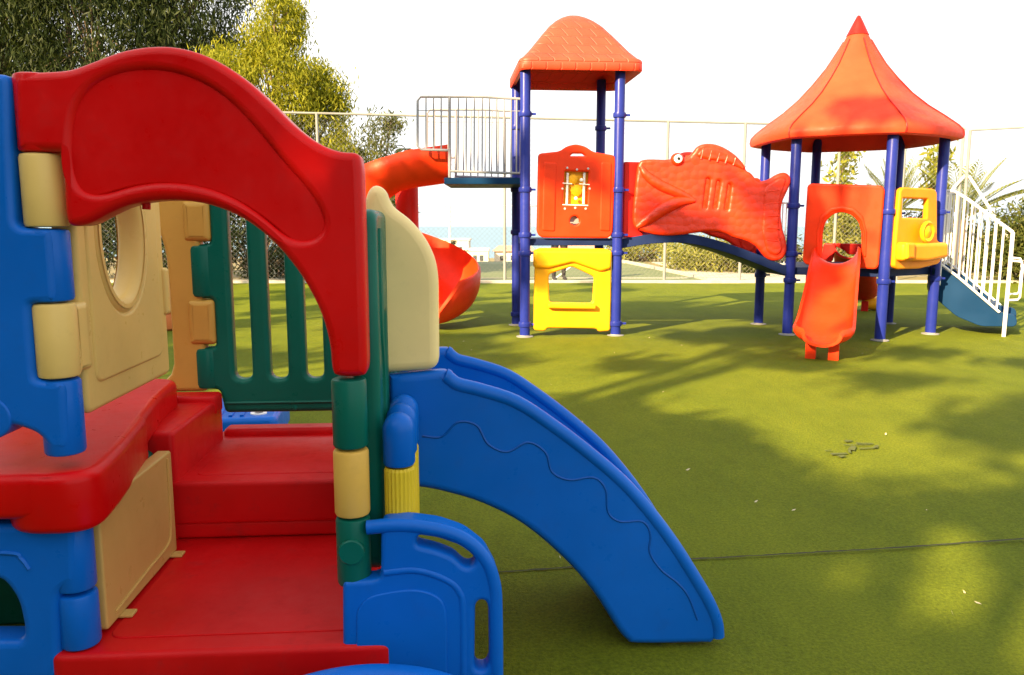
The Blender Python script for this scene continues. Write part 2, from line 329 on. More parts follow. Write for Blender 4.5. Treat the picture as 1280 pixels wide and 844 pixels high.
def blob(c, r, n, rng=RNG, shell=.55):
    d = rng.normal(0, 1, (n, 3)); d /= np.linalg.norm(d, axis=1)[:, None]; q = rng.uniform(shell ** 3, 1, (n, 1)) ** (1 / 3); return A(*c) + d * q * A(*r)
def carve(V, F, holes):
    """thin the foliage: gaps where the sun comes through (point on the ground, radius)"""
    c = V.reshape(-1, 4, 3).mean(1); k = np.ones(len(c), bool); s = A(-LD[0] * math.cos(SUN_EL), -LD[1] * math.cos(SUN_EL), math.sin(SUN_EL))
    for p, r in holes:
        q = c - A(*p); t = q @ s; k &= np.linalg.norm(q - t[:, None] * s, axis=1) > r
    V = V.reshape(-1, 4, 3)[k].reshape(-1, 3); return V, np.arange(len(V)).reshape(-1, 4)
def tree(name, label, loc, trunk_h, lobes, mat, clumps, per, ln, wd, sig, droop=.5, group=None, trunk_r=.16, holes=(), cat='tree'):
    t = thing(name, label, cat, loc, 0, group); b = MB(); cs = []
    top = A(0, 0, trunk_h); b.tube(spline([(0, 0, -.1), (.1, .05, trunk_h * .5), tuple(top)], 5), [trunk_r * (1.25 - .05 * k) for k in range(11)], 9)
    for c, r, n in lobes:
        q = blob(c, r, int(clumps * n)); cs.append(q)
        b.tube(spline([tuple(top * .8), tuple(top * .4 + A(*c) * .6 + A(0, 0, -.2)), tuple(A(*c))], 4), [trunk_r * (.7 - .06 * k) for k in range(9)], 6)
        for p in q[:max(3, len(q) // 6)]: b.tube([A(*c) * .7 + top * .3, (A(*c) + p) / 2 + A(0, 0, .1), p], [trunk_r * .25, trunk_r * .15, trunk_r * .05], 4, False)
    b.build('trunk', M['bark'], t)
    V, F = leaves(np.concatenate(cs), sig, per, ln, wd, droop)
    if holes: V, F = carve(V, F, [(A(*p) - A(*loc), r) for p, r in holes])
    mesh_np('crown', V, F, mat, t); return t
def bush(name, label, loc, r, mat, clumps, per, ln, wd, sig, droop=0., group=None, cat='bush'):
    t = thing(name, label, cat, loc, 0, group); b = MB(); q = blob((0, 0, r[2] * .95), r, clumps, shell=.3); q[:, 2] = np.abs(q[:, 2])
    for p in q[::3]: b.tube([(0, 0, -.05), tuple(A(*p) * A(.5, .5, .55)), tuple(p)], [.03, .018, .006], 5, False)
    b.build('stem', M['bark'], t); V, F = leaves(q, sig, per, ln, wd, droop); mesh_np('foliage', V, F, mat, t); return t

def greenery():
    # left, behind the fence
    tree('broadleaf_tree', 'tall dark drooping tree at the left edge, behind the red arch panel', (-12.6, 23.5, 0), 3.6,
         [((-2.5, 0, 6.0), (2.5, 1.8, 3.0), 1), ((1.1, -.3, 6.4), (2.5, 1.8, 3.0), 1), ((3.4, .2, 7.2), (1.9, 1.6, 2.3), .6), ((0, 0, 9.2), (3, 1.8, 1.9), .8), ((-4.2, 0, 8), (2.5, 1.8, 2.8), .8)], M['leaf_dark'], 180, 150, .11, .019, .36, .9)
    q = .845; sc = lambda L: [(tuple(q * v for v in c), tuple(q * v for v in r), n) for c, r, n in L]
    tree('broadleaf_tree', 'golden green sunlit tree between the dark tree and the white sky', (-5.65, 19.6, 0), 2.2,
         sc([((.0, 0, 5.0), (1.5, 1.3, 2.0), 1), ((1.15, 0, 3.4), (1.1, 1.0, 1.7), .7), ((-1.2, 0, 5.0), (1.4, 1.2, 1.9), .8), ((.1, 0, 6.9), (.8, .8, 1.), .3), ((1.35, 0, 5.1), (.6, .6, .8), .2), ((2.0, .1, 2.7), (.8, .8, 1.2), .4), ((2.9, .1, 2.5), (.6, .6, .8), .22)]), M['leaf_gold'], 80, 165, .075, .016, .16, .8)
    tree('broadleaf_tree', 'slim wispy tree right of the golden tree, above the spiral slide', (-3.25, 19.6, 0), 2.2,
         [((.1, 0, 3.3), (.42, .4, .75), 1), ((.35, 0, 3.75), (.25, .25, .35), .4), ((-.7, 0, 2.5), (.55, .5, .6), .8)], M['leaf_mid'], 22, 46, .07, .016, .11, .4, trunk_r=.05)
    G = 'shrubs along the back of the fence'
    for x, y, r, mt, lb in ((-8.6, 18.6, (1.9, .8, 1.4), 'leaf_dark', 'dark hedge bush far left behind the fence'), (-5.9, 18.5, (1.6, .8, 1.55), 'leaf_dark', 'dark hedge bush seen between the green fence slats'),
                            (-3.6, 18.9, (1.2, .8, 1.1), 'leaf_mid', 'mid green bush behind the upper spiral slide')):
        bush('hedge_bush', lb, (x, y, 0), r, M[mt], 130, 60, .09, .022, .2, .3, G)
    D = 'dry sunlit bushes behind the fence'
    for k, (px, d, r, mt, lb) in enumerate((
            (800, 27, (1.2, .9, .42), 'leaf_dry', 'pale low bush beyond the court path, left of the fish bridge supports'), (872, 22, (.9, .7, .38), 'leaf_dry', 'low yellow bush under the middle of the fish bridge'),
            (905, 21, (.95, .7, .36), 'leaf_dry', 'low yellow bush under the fish tail'), (960, 20.5, (.9, .7, .42), 'leaf_mid', 'greener low bush beside the thin bridge support post'),
            (1052, 20.4, (.75, .6, .82), 'leaf_dry', 'rounded yellow bush seen through the arch above the orange slide'), (1105, 20.8, (.7, .6, .55), 'leaf_mid', 'low bush under the pointed roof tower'),
            (1150, 21.5, (1.0, .7, .75), 'leaf_mid', 'green bush seen through the window of the yellow panel'), (1215, 21.4, (1.1, .7, .62), 'leaf_mid', 'dark green bush behind the white stair railing'))):
        bush('dry_bush', lb, ((px - 640) * d / 990, d, 0), r, M[mt], 70, 50, .09, .02, .16, -.2, D)
    bush('hedge_bush', 'clipped dense green hedge at the right edge behind the stairs', (11.6, 17.2, 0), (1.6, .9, .85), M['leaf_mid'], 200, 70, .07, .02, .16, .1, G)
    # stalks, yucca and palms at the right
    S = 'tall leafy stalks behind the pointed roof tower'
    for px, top, d, lb in ((1050, 186, 20.5, 'tall leafy stalk rising left of the front blue post of the pointed tower'), (1166, 188, 21, 'tall leafy stalk beside the right blue post of the pointed tower')):
        h = EYE + (280 - top) / 990 * d; x = (px - 640) * d / 990; t = thing('flower_stalk', lb, 'plant', (x, d, 0), 0, S)
        zs = np.linspace(.9, h, 26); P = A(0, 0, 0) + np.stack([.12 * np.sin(zs * 2.), 0 * zs, zs], 1); MB().tube([tuple(p) for p in np.vstack([[0, 0, 0], P])], .025, 6).build('stem', M['bark'], t)
        V, F = leaves(P, .17, 34, .10, .035, -.3); mesh_np('foliage', V, F, M['leaf_gold'], t)
    def fronds(t, h, n, L_, lean, seed, mat, stiff):
        rg = random.Random(seed); V = []; F = []; b = MB(); b.tube([(0, 0, -.05), (0.02, 0, h * .6), (0, 0, h)], [.14, .12, .13], 9); b.build('trunk', M['bark'], t); st = MB()
        for k in range(n):
            a = 2 * math.pi * k / n + rg.uniform(-.3, .3); el = rg.uniform(*lean); l = L_ * rg.uniform(.8, 1.15); dx = A(math.cos(a), math.sin(a), 0)
            pts = [A(0, 0, h) + dx * l * s * math.cos(el) + A(0, 0, 1) * (l * s * math.sin(el) - stiff * l * s * s) for s in np.linspace(0, 1, 15)]
            st.tube([tuple(p) for p in pts], [.018 - .001 * q for q in range(15)], 5)
            for i in range(2, 15):
                d = pts[i] - pts[i - 1]; d /= np.linalg.norm(d); sd = np.cross(d, (0, 0, 1)); sd /= np.linalg.norm(sd); ll = .32 * l * math.sin(math.pi * (i / 15) ** .7) * .5 + .05
                for s in (-1, 1):
                    for h2 in (0, .5):
                        o = pts[i] - d * h2 * l / 14; tip = o + (sd * s * .8 + d * .65 + A(0, 0, .12)) * ll; w = d * .022
                        V += [o - w, (o + tip) / 2 + A(0, 0, .02) - w, tip, (o + tip) / 2 + w * 1.2]; F.append([len(V) - 4, len(V) - 3, len(V) - 2, len(V) - 1])
        st.build('frond_rib', mat, t); mesh_np('frond', np.array(V), np.array(F), mat, t)
    t = thing('palm_tree', 'palm with long arching fronds behind the white stair railing', 'palm', ((1196 - 640) * 20 / 990, 20, 0)); fronds(t, 1.35, 17, 2.0, (.3, 1.25), 3, M['leaf_palm'], .22)
    t = thing('yucca_plant', 'spiky upright yucca between the two front posts of the pointed tower', 'plant', ((1112 - 640) * 21 / 990, 21, 0)); fronds(t, 1.5, 24, 1.6, (.6, 1.4), 5, M['leaf_palm'], .12)
    # tiny far palm
    t = thing('palm_tree', 'tiny far palm on the skyline just above the spiral slide', 'palm', ((511 - 640) * 60 / 990, 60, -1.9)); fronds(t, 8.6, 11, 1.2, (-.1, .9), 9, M['leaf_dark'], .6)
    # the grove behind the viewer that shades the foreground
    sp = A(LD[1], -LD[0]); o = A(.5, 3.0) - LD * 11
    holes = [((1.55, 2.55, 0), .2), ((1.25, 2.75, 0), .13), ((1.75, 3.0, 0), .16), ((1.6, 2.35, 0), .2), ((2.35, 3.7, 0), .12)]
    for i, k in enumerate((-14, -10.8, -7.5, -4.6, -1.6, 1.4, 3.2, 4.8, 6.6, 8.4)):
        q = o + sp * k - LD * (i % 2) * 1.6; dz = (i * 37 % 10) / 10 - .4
        tree('shade_tree', 'dense tall tree of the grove behind the viewer', (q[0], q[1], 0), 3.,
             [((0, 0, 2.2), (2.2, 1.5, 2.1), 110), ((0, 0, 4.5 + dz * .3), (2.0, 1.5, 1.7), 130), ((.2, 0, {5: 6.1, 7: 5.9, 6: 5.5, 8: 5.5, 9: 5.5}.get(i, 5.1)), (2.1, 1.4, 1.0), 130 if i >= 4 else 55 if i >= 2 else 18), ((.3, .2, 7.5 + dz * .6), (1.6, 1.2, .8), 7), ((-.4, 0, 8.8 + dz * 1.2), (1.5, 1.2, 1.0), 7), ((.3, 0, 10.6 + dz * 1.4), (1.3, 1., 1.1), 5)],
             M['leaf_shade'], 1, 125, .15, .05, A(.19, .19, .06), .3, 'grove of trees behind the viewer', holes=holes)
greenery()

# ------------------------------------------------------------------ fences, far buildings, person
def fences():
    L0, L1 = A(-14, 16.35), A(10.0, 18.0); H = 3.55; d = (L1 - L0) / np.linalg.norm(L1 - L0)
    t = thing('chain_link_fence', 'tall grey chain link fence closing the back of the turf', 'fence', (L0[0], L0[1], 0)); o = A(*L0, 0)
    def zt(s): return H + .12 - .0135 * s
    Lg = np.linalg.norm(L1 - L0); P = lambda s, z, q=0.: (d[0] * s - d[1] * q, d[1] * s + d[0] * q, z)
    ss = []
    for px in (180, 403, 631, 830, 924, 1040, 1120):
        k = (px - 640) / 990; s = (k * L0[1] - L0[0]) / (d[0] - k * d[1]); ss.append(s)
    for s in ss + [0.05, Lg]: MB().tube([P(s, -.05), P(s, zt(s))], .032, 10).build('post', M['galv'], t)
    MB().tube([P(0, zt(0)), P(Lg, zt(Lg))], .024, 8).build('top_rail', M['galv'], t)
    MB().tube([P(0, .08), P(Lg, .08)], .006, 6).build('bottom_wire', M['galv'], t)
    b = MB(); st = .105; n = int((Lg + H) / st)
    for k in range(n):
        for sg in (1, -1):
            s0 = k * st if sg == -1 else k * st - H
            a, c = (s0, .06), (s0 + sg * 3.48, 3.48)
            if sg == 1: a, c = (s0, .06), (s0 + 3.42, 3.48)
            # clip to the fence
            (x0, z0), (x1, z1) = a, c
            if x0 > x1: x0, z0, x1, z1 = x1, z1, x0, z0
            m = (z1 - z0) / (x1 - x0)
            if x0 < 0: z0 -= m * x0; x0 = 0
            if x1 > Lg: z1 -= m * (x1 - Lg); x1 = Lg
            if x1 - x0 > .1: b.tube([P(x0, z0, .003 * sg), P(x1, z1, .003 * sg)], .002, 3, False)
    b.build('wire_mesh', M['wire'], t, smooth=0)
    E0, E1 = L1, A(15.5, 15.2)
    t2 = thing('chain_link_fence', 'braced return of the chain link fence at the right edge, coming forward from the corner', 'fence', (E0[0] + .12, E0[1], 0)); e = (E1 - E0); Le = np.linalg.norm(e); e /= Le
    for s in (0.02, Le * .5, Le): MB().tube([(e[0] * s, e[1] * s, -.05), (e[0] * s, e[1] * s, 3.3)], .032, 10).build('post', M['galv'], t2)
    MB().tube([(0, 0, 3.3), (e[0] * Le, e[1] * Le, 3.36)], .022, 8).build('top_rail', M['galv'], t2)
    MB().tube([(.05, -.05, 2.3), (1.0, -1.2, .05)], .03, 8).build('brace', M['far_white'], t2); MB().tube([(-.05, -.03, 2.3), (-1.3, -.2, .9)], .03, 8).build('brace', M['far_white'], t2)
    b = MB()
    for k in range(int((Le + 3.2) / .105)):
        for sg in (1, -1):
            x0 = k * .105 - (3.2 if sg == 1 else 0); x1 = x0 + sg * 3.2; z0, z1 = .05, 3.25
            if x0 > x1: x0, z0, x1, z1 = x1, z1, x0, z0
            m = (z1 - z0) / (x1 - x0)
            if x0 < 0: z0 -= m * x0; x0 = 0
            if x1 > Le: z1 -= m * (x1 - Le); x1 = Le
            if x1 - x0 > .1: b.tube([(e[0] * x0, e[1] * x0, z0), (e[0] * x1, e[1] * x1, z1)], .002, 3, False)
    b.build('wire_mesh', M['wire'], t2, smooth=0)
    # far side fence of the court
    t3 = thing('court_fence', 'thin white fence far beyond the court, seen under the upper deck', 'fence', (-9, 27, 0))
    for x in (1.5, 4.2, 6.9, 9.6, 12.3): MB().tube([(x, 0, -.2), (x, 0, 1.85)], .035, 8).build('post', M['far_white'], t3)
    MB().tube([(0, 0, 1.85), (12.3, 0, 1.85)], .02, 8).build('top_rail', M['far_white'], t3)
fences()
def far_things():
    G = 'pale houses on the shore beyond the court'
    for x, y, w, dd, h, lb, tiled in ((-4.6, 62, 2.6, 3, 1.9, 'pale flat roofed house left of the far group, under the upper deck', 0), (-2.6, 58, 1.8, 2.5, 1.25, 'pale small house in the middle of the far group', 0),
                               (.2, 60, 3.0, 3, 1.15, 'pale house with pinkish roof beside the left tower post', 1), (-6.5, 64, 2, 3, 1.3, 'low pale house left of the white court post', 1), (5.2, 64, 3.4, 3, 1.1, 'pale house far behind the yellow crawl panel', 1)):
        t = thing('house', lb, 'house', (x, y, -1.9), 0, G); MB().box((-w / 2, -dd / 2, 0), (w, 0, 0), (0, dd, 0), (0, 0, h)).build('wall', M['plaster'], t)
        if tiled:
            q = [(-w * .56, -dd * .56, h + .004), (w * .56, -dd * .56, h + .004), (w * .56, dd * .56, h + .004), (-w * .56, dd * .56, h + .004), (-w * .4, 0, h + .4), (w * .4, 0, h + .4)]
            MB().add(q, [(0, 1, 5, 4), (2, 3, 4, 5), (1, 2, 5), (3, 0, 4), (3, 2, 1, 0)]).build('roof', M['rooftile'], t, smooth=0)
        else: MB().box((-w * .53, -dd * .53, h + .004), (w * 1.06, 0, 0), (0, dd * 1.06, 0), (0, 0, .12)).build('roof', M['plaster'], t, smooth=0)
        for k in range(3): MB().box((-w * .36 + k * w * .26, -dd / 2 - .02, h * .42), (w * .15, 0, 0), (0, .03, 0), (0, 0, h * .33)).build('window', M['pane'], t, smooth=0)
    for px, d, h, lb in ((583, 46, 1.6, 'dark slender cypress among the far houses'), (567, 52, 2.2, 'reddish bush before the far houses')):
        bush('far_shrub', lb, ((px - 640) * d / 990, d, -1.9), (.22, .22, h * .5), M['leaf_dark'], 40, 40, .08, .03, .08, -.4, 'shrubs by the far houses', 'shrub')
    # person past the fence
    me = bpy.data.meshes.new('person'); J = [(0, 0, .95), (0, .01, 1.18), (0, 0, 1.42), (0, 0, 1.50), (0, -.02, 1.60), (0, -.02, 1.70), (-.11, 0, .88), (-.12, -.03, .5), (-.12, .02, .09), (-.12, -.13, .04), (.11, 0, .88), (.13, .03, .5), (.13, .07, .09), (.14, -.07, .04),
                                           (-.19, 0, 1.4), (-.25, .02, 1.13), (-.24, -.08, .9), (-.235, -.11, .80), (.19, 0, 1.4), (.25, .02, 1.13), (.24, -.08, .9), (.235, -.11, .80)]
    Ed = [(0, 1), (1, 2), (2, 3), (3, 4), (4, 5), (0, 6), (6, 7), (7, 8), (8, 9), (0, 10), (10, 11), (11, 12), (12, 13), (2, 14), (14, 15), (15, 16), (16, 17), (2, 18), (18, 19), (19, 20), (20, 21)]
    rad = [.145, .135, .13, .055, .085, .075, .095, .065, .045, .04, .095, .065, .045, .04, .065, .045, .034, .03, .065, .045, .034, .03]
    me.from_pydata(J, Ed, []); p = bpy.data.objects.new('person', me); COL.objects.link(p); p.location = (1.03, 17.35, .0); p.rotation_euler.z = .3
    sk = p.modifiers.new('skin', 'SKIN'); p.modifiers.new('sub', 'SUBSURF').levels = 2; p.modifiers['sub'].render_levels = 2
    for v, r in zip(me.skin_vertices[0].data, rad): v.radius = (r, r)
    me.skin_vertices[0].data[0].use_root = True; me.materials.append(M['cloth'])
    tag(p, 'person in dark trousers standing beyond the yellow crawl panel, mostly hidden', 'person')
    hb = MB(); hb.lathe((0, -.01, 1.66), [(0, .1), (.05, .09), (.088, .05), (.096, 0), (.09, -.03)], 18); o = hb.build('hair', M['hair'], p)
    hd = MB(); hd.lathe((0, -.035, 1.6), [(0, -.115), (.04, -.1), (.066, -.05), (.076, .0), (.078, .05), (.06, .09), (0, .1)], 18); hd.build('face', M['skin'], p)
far_things()

# ------------------------------------------------------------------ near play set
TO = at_z(105, 805, .25); TO[2] = 0; TA = R_(4)
EU = A(math.cos(TA), math.sin(TA), 0); EV = A(-math.sin(TA), math.cos(TA), 0)
def near_set():
    t = thing('climbing_playset', 'large red, blue, green and tan plastic climbing set filling the left foreground', 'playset', TO, TA)
    def w2l(p): q = A(*p) - TO; return A(q @ EU, q @ EV, q[2])
    class LF(Frame):                                   # frames in playset coordinates, traced through world space
        def tr(s, pts, d=0.):
            out = []
            for px, py in pts:
                r = ray(px, py); rl = A(r @ EU, r @ EV, r[2]); c = w2l(CAM); o = s.o + s.N * d; k = ((o - c) @ s.N) / (rl @ s.N); q = c + rl * k - o; out.append((q @ s.X, q @ s.Y))
            return out
    def front(v): return LF((0, v, 0), (1, 0, 0))      # 2D = (u, z)
    def side(u): return LF((u, 0, 0), (0, 1, 0))       # 2D = (v, z), depth axis = +u
    plan = lambda z: Frame((0, 0, z), (1, 0, 0), (0, 1, 0))
    cl, cr = (-.005, 0.0), (.648, 0.0)
    # --- red arch panel
    fr = front(0); fd = .042
    out = fr.tr([(15, 96), (24, 90), (55, 89), (85, 87), (112, 77), (150, 62), (190, 56), (225, 58), (262, 70), (300, 93), (335, 124), (370, 160), (400, 181), (425, 190), (446, 190), (452, 200),
                 (455, 300), (459, 466), (452, 472), (420, 472), (414, 464), (412, 430), (400, 388), (375, 342), (340, 300), (300, 270), (255, 253), (205, 249), (160, 255), (130, 268), (108, 281), (88, 284), (80, 276), (78, 240), (77, 192), (72, 189), (24, 189), (19, 182)], fd)
    inn = fr.tr([(92, 140), (88, 190), (92, 222), (104, 241), (128, 243), (165, 231), (205, 226), (250, 231), (290, 245), (325, 268), (352, 292), (372, 301), (392, 299), (404, 286), (402, 268), (386, 240), (350, 200), (318, 160), (285, 125), (250, 102), (215, 90), (180, 87), (145, 92), (112, 108)], fd)
    out = chaikin(out, 2, .02); inn = chaikin(inn, 2, .03)
    b = MB().plate(fr, [out, inn], .088, .019, 0, 5); ic = np.mean(np.array(inn), 0); grow = [ic + (np.array(p) - ic) * 1.10 for p in inn]
    b.plate(fr, [grow], .068, .004, 0); b.knuckle(cl, .0435, 1.405, 1.57)
    q = fr.tr([(183, 250), (183, 262)], -.02); b.tube([fr.pt(*q[0], -.02), fr.pt(*q[1], -.02)], .009, 10)
    b.build('arch_panel', M['red'], t)
    # --- blue front panels of the left tower
    up = fr.tr([(-120, 96), (4, 92), (13, 98), (15, 180), (20, 285), (62, 286), (66, 292), (72, 372), (68, 379), (40, 379), (38, 384), (45, 472), (50, 476), (80, 477), (83, 484), (87, 552), (84, 562), (70, 564), (62, 560), (52, 545), (38, 537), (15, 531), (-120, 530)], .035)
    b = MB().plate(fr, [chaikin(up, 2, .012)], .088, .016, 0, 4); b.knuckle(cl, .0435, 1.078, 1.238); b.knuckle(cl, .0435, .725, .90)
    b.plate(fr, [ell(-.145, .82, .05, .05)], .094, .006); b.build('tower_panel', M['blue'], t)
    lo = fr.tr([(-220, 655), (92, 655), (96, 661), (98, 722), (96, 728), (82, 733), (74, 742), (76, 800), (78, 935), (-220, 935)], .035)
    hole = fr.tr([(-110, 722), (0, 722), (12, 732), (24, 752), (30, 780), (31, 800), (-110, 800)], .035)
    b = MB().plate(fr, [chaikin(lo, 2, .012), chaikin(hole, 2, .01)], .088, .018, 0, 4); b.knuckle(cl, .044, .252, .385); b.knuckle(cl, .0435, .395, .552)
    band = fr.tr([(-110, 690), (10, 690), (28, 697), (38, 710)], .038); b.tube([fr.pt(x, z, .043) for x, z in spline(band, 6)], .006, 6)
    b.build('tower_panel', M['blue'], t)
    # rear wall of the blue lower box and its inside
    MB().plate(front(.62), [rrect(-.75, .0, -.05, .55, .03)], .05, .01).build('tower_panel', M['green'], t)
    # --- red ledge (upper deck of the left tower)
    b = MB(); pl = fillet([(-.85, -.075), (.085, -.075), (.06, .12), (-.08, .80), (-.105, 1.08), (-.85, 1.08)], .10, 10)
    b.plate(plan(.641), [pl], .105, .022, 0, 4); pc = fillet([(-.13, -.0765), (.0865, -.0765), (.0615, .12), (-.02, .55), (-.2, .5)], .10, 10); b.plate(plan(.622), [pc], .140, .022, 0, 4)
    b.build('tower_deck', M['red'], t)
    # --- stepped red platforms
    b = MB(); b.plate(plan(.125), [fillet([(-.065, -.055), (.752, -.055), (.752, .70), (-.065, .70)], .05, 8)], .25, .016, 0, 4)
    b.plate(plan(.2505), [fillet([(.045, .02), (.665, .02), (.665, .58), (.045, .58)], .04)], .006, .0029)
    b.build('platform', M['red_floor'], t)
    b = MB(); b.plate(plan(.372), [fillet([(-.03, .622), (.74, .622), (.74, 1.27), (-.03, 1.27)], .02)], .138, .014, 0, 4); b.plate(plan(.280), [fillet([(-.02, .634), (.73, .634), (.73, 1.25), (-.02, 1.25)], .02)], .055, .012)
    b.plate(plan(.4405), [fillet([(.05, .70), (.66, .70), (.66, 1.15), (.05, 1.15)], .03)], .006, .0029); b.slab(.0, 1.185, .42, .72, 1.27, .468, .02, .015)
    b.build('step', M['red_floor'], t)
    b = MB(); b.plate(plan(.425), [fillet([(-.5, .632), (.012, .632), (.012, 1.16), (-.5, 1.16)], .02)], .356, .014); b.slab(-.5, 1.06, .55, .016, 1.16, .625, .02, .015); b.build('step', M['red_floor'], t)
    # --- tan wall of the left tower, running away from the viewer
    sd = side(0.0)
    hv, hz = .305, 1.225
    o_ = fillet([(.055, .80), (.60, .80), (.60, 1.50), (.055, 1.50)], .025)
    h_ = ell(hv, hz, .118, .165, 48)
    b = MB().plate(sd, [o_, ell(hv, hz, .150, .200, 48)], .056, .012, 0, 4); b.plate(sd, [ell(hv, hz, .165, .215, 48), h_], .075, .030, 0, 5)
    b.plate(sd, [fillet([(.10, .865), (.545, .865), (.545, 1.45), (.10, 1.45)], .04), ell(hv, hz, .16, .21, 48)], .066, .008, 0, 3)
    for z0, z1 in ((1.243, 1.402), (.905, 1.074)):
        b.knuckle(cl, .045, z0, z1); b.plate(sd, [rrect(.01, z0 + .004, .08, z1 - .004, .008)], .072, .014)
    b.plate(sd, [rrect(.575, .98, .615, 1.12, .01)], .075, .01); b.build('side_wall', M['cream'], t)
    # lower tan wall with its two tabs
    b = MB().plate(side(.018), [fillet([(.045, .258), (.535, .258), (.535, .575), (.045, .575)], .012)], .04, .006)
    b.tube([side(.04).pt(v, z) for v, z in spline([(.09, .285), (.30, .298), (.45, .305), (.485, .335), (.492, .42), (.495, .56)], 6)], .0035, 6); b.slab(.03, .115, .2545, .068, .15, .262, .003, .002); b.slab(.03, .485, .2545, .068, .52, .262, .003, .002)
    b.build('side_wall', M['tan'], t)
    # --- rear walls
    fb = front(1.2); cb = (-.045, 1.2)
    tw = fillet([(-.80, .62), (-.045, .62), (-.045, 1.52), (-.80, 1.52)], .02); th = chaikin([(-.66, .65), (-.165, .65), (-.165, 1.05), (-.172, 1.18), (-.22, 1.30), (-.33, 1.37), (-.54, 1.37), (-.62, 1.30), (-.66, 1.18)], 2, .05)
    b = MB().plate(fb, [tw, th], .06, .016, 0, 4)
    for z0, z1 in ((1.185, 1.335), (.80, .97)): b.plate(fb, [rrect(-.10, z0, -.002, z1, .018)], .082, .022)
    b.build('rear_wall', plastic('amber_tan_plastic', (.64, .36, .07)), t)
    slots = []
    for x in (.058, .192, .326, .460): slots.append(fillet([(x, .665), (x + .066, .665), (x + .066, 1.36 - .5 * max(0, x - .2)), (x, 1.36 - .5 * max(0, x - .2))], .032, 6))
    gp = chaikin([(.015, .535), (.70, .535), (.70, 1.17), (.60, 1.32), (.35, 1.44), (.0, 1.44), (-.02, 1.345), (-.005, 1.34), (-.005, 1.178), (-.09, 1.172), (-.09, .978), (-.005, .972), (-.005, .79), (-.09, .786), (-.09, .63), (.0, .626)], 2, .01)
    b = MB().plate(fb, [gp] + slots, .062, .018, 0, 4); b.tube([fb.pt(.02, .575, .031), fb.pt(.66, .575, .031)], .006, 6); b.lathe((.28, 1.169, .552), [(0, .004), (.008, .003), (.010, 0)], 12, (0, -1, 0))
    for z0, z1 in ((.98, 1.17), (.632, .784)): b.knuckle(cb, .043, z0, z1)
    b.build('railing_panel', M['green'], t)
    # --- right corner and side
    b = MB(); sr = side(.682); b.knuckle(cr, .041, .727, .893); b.knuckle(cr, .041, .386, .555)
    ro = chaikin([(.055, .38), (.62, .38), (.62, .98), (.60, 1.12), (.54, 1.22), (.42, 1.275), (.30, 1.285), (.055, 1.285)], 2, .03)
    rs = [fillet([(v, .50), (v + .05, .50), (v + .05, 1.02), (v, 1.02)], .022, 6) for v in (.22, .33, .44)]
    b.plate(sr, [ro] + rs, .066, .020, 0, 4); b.tube([sr.pt(v, z, .031) for v, z in spline([(.10, 1.24), (.11, 1.0), (.15, .85), (.15, .45)], 8)], .010, 8); b.lathe((.648, -.034, .480), [(.031, 0), (.031, .010), (.028, .013), (0, .013)], 26, (0, -1, 0))
    b.build('side_railing', M['green'], t)
    b = MB().knuckle(cr, .042, .560, .722); b.plate(sr, [rrect(.01, .565, .05, .718, .008)], .03, .012, -.034); b.build('corner_sleeve', M['corn'], t)
    # --- rollers on the right side
    for k, v in enumerate((.045, .145, .245)):
        c = (.758, v); b = MB()
        pr = [(.039 * math.cos(a), .755 + .042 * math.sin(a)) for a in np.linspace(0, math.pi / 2, 7)]
        b.lathe((c[0], c[1], 0), [(.0, .668), (.036, .668), (.039, .674)] + pr[:-1] + [(0, .797)], 28); rl = b.build('roller', M['blue'], t)
        MB().lathe((c[0], c[1], 0), [(0, .44), (.034, .44), (.0375, .446), (.0375, .655), (.034, .662), (0, .662)], 44, None, -.07).build('ribbed_barrel', M['lemon'], rl, smooth=20)
    # --- blue gate panel with two grab handles
    fg = front(-.012); gd = .03
    go = fg.tr([(478, 653), (510, 650), (548, 655), (580, 666), (606, 686), (620, 712), (627, 750), (629, 800), (629, 930), (429, 930), (428, 732), (432, 727), (470, 725), (476, 720), (476, 660)], gd)
    h1 = fg.tr([(522, 669), (548, 673), (574, 682), (591, 694), (595, 703), (589, 710), (580, 709), (566, 696), (545, 688), (520, 682)], gd); h2 = fg.tr([(594, 756), (600, 750), (608, 752), (611, 762), (612, 830), (607, 839), (597, 839), (593, 832)], gd)
    b = MB().plate(fg, [chaikin(go, 2, .008), chaikin(h1, 2, .006), chaikin(h2, 2, .006)], .066, .012, 0, 4)
    st = fg.tr([(492, 738), (520, 735), (545, 742), (556, 754), (559, 775), (559, 930), (446, 930), (446, 760), (462, 744)], gd); b.plate(fg, [chaikin(st, 2, .012)], .074, .004, 0)
    hp = fg.tr([(458, 661), (500, 658), (545, 663), (580, 675), (604, 697), (616, 725), (620, 765), (621, 900)], gd); b.tube([fg.pt(x, z, .022) for x, z in spline(hp, 8)], .017, 14)
    sh = fg.tr([(480, 716), (520, 713), (556, 724), (574, 740), (579, 770), (579, 900)], gd); b.tube([fg.pt(x, z, .026) for x, z in spline(sh, 8)], .011, 10)
    b.build('gate_panel', M['blue'], t)
    # --- slide
    vn, vf = .335, .74; fs = front(vn); fd = 0.03
    top = fs.tr([(486, 470), (550, 464), (560, 468), (572, 476), (600, 483), (645, 498), (690, 527), (735, 561), (778, 598), (812, 636), (842, 676), (868, 717), (886, 748), (897, 775), (899, 798)], fd)
    bot = fs.tr([(890, 806), (800, 807), (784, 802), (770, 785), (742, 742), (705, 700), (655, 658), (605, 632), (560, 618), (524, 611), (486, 611)], fd)
    ts = spline(top, 4); b = MB(); b.plate(fs, [[*ts, *spline(bot, 4)]], .06, .022, 0, 5)
    b.plate(front(vf), [[*ts, *spline(bot, 4)]], .06, .022, 0, 5)
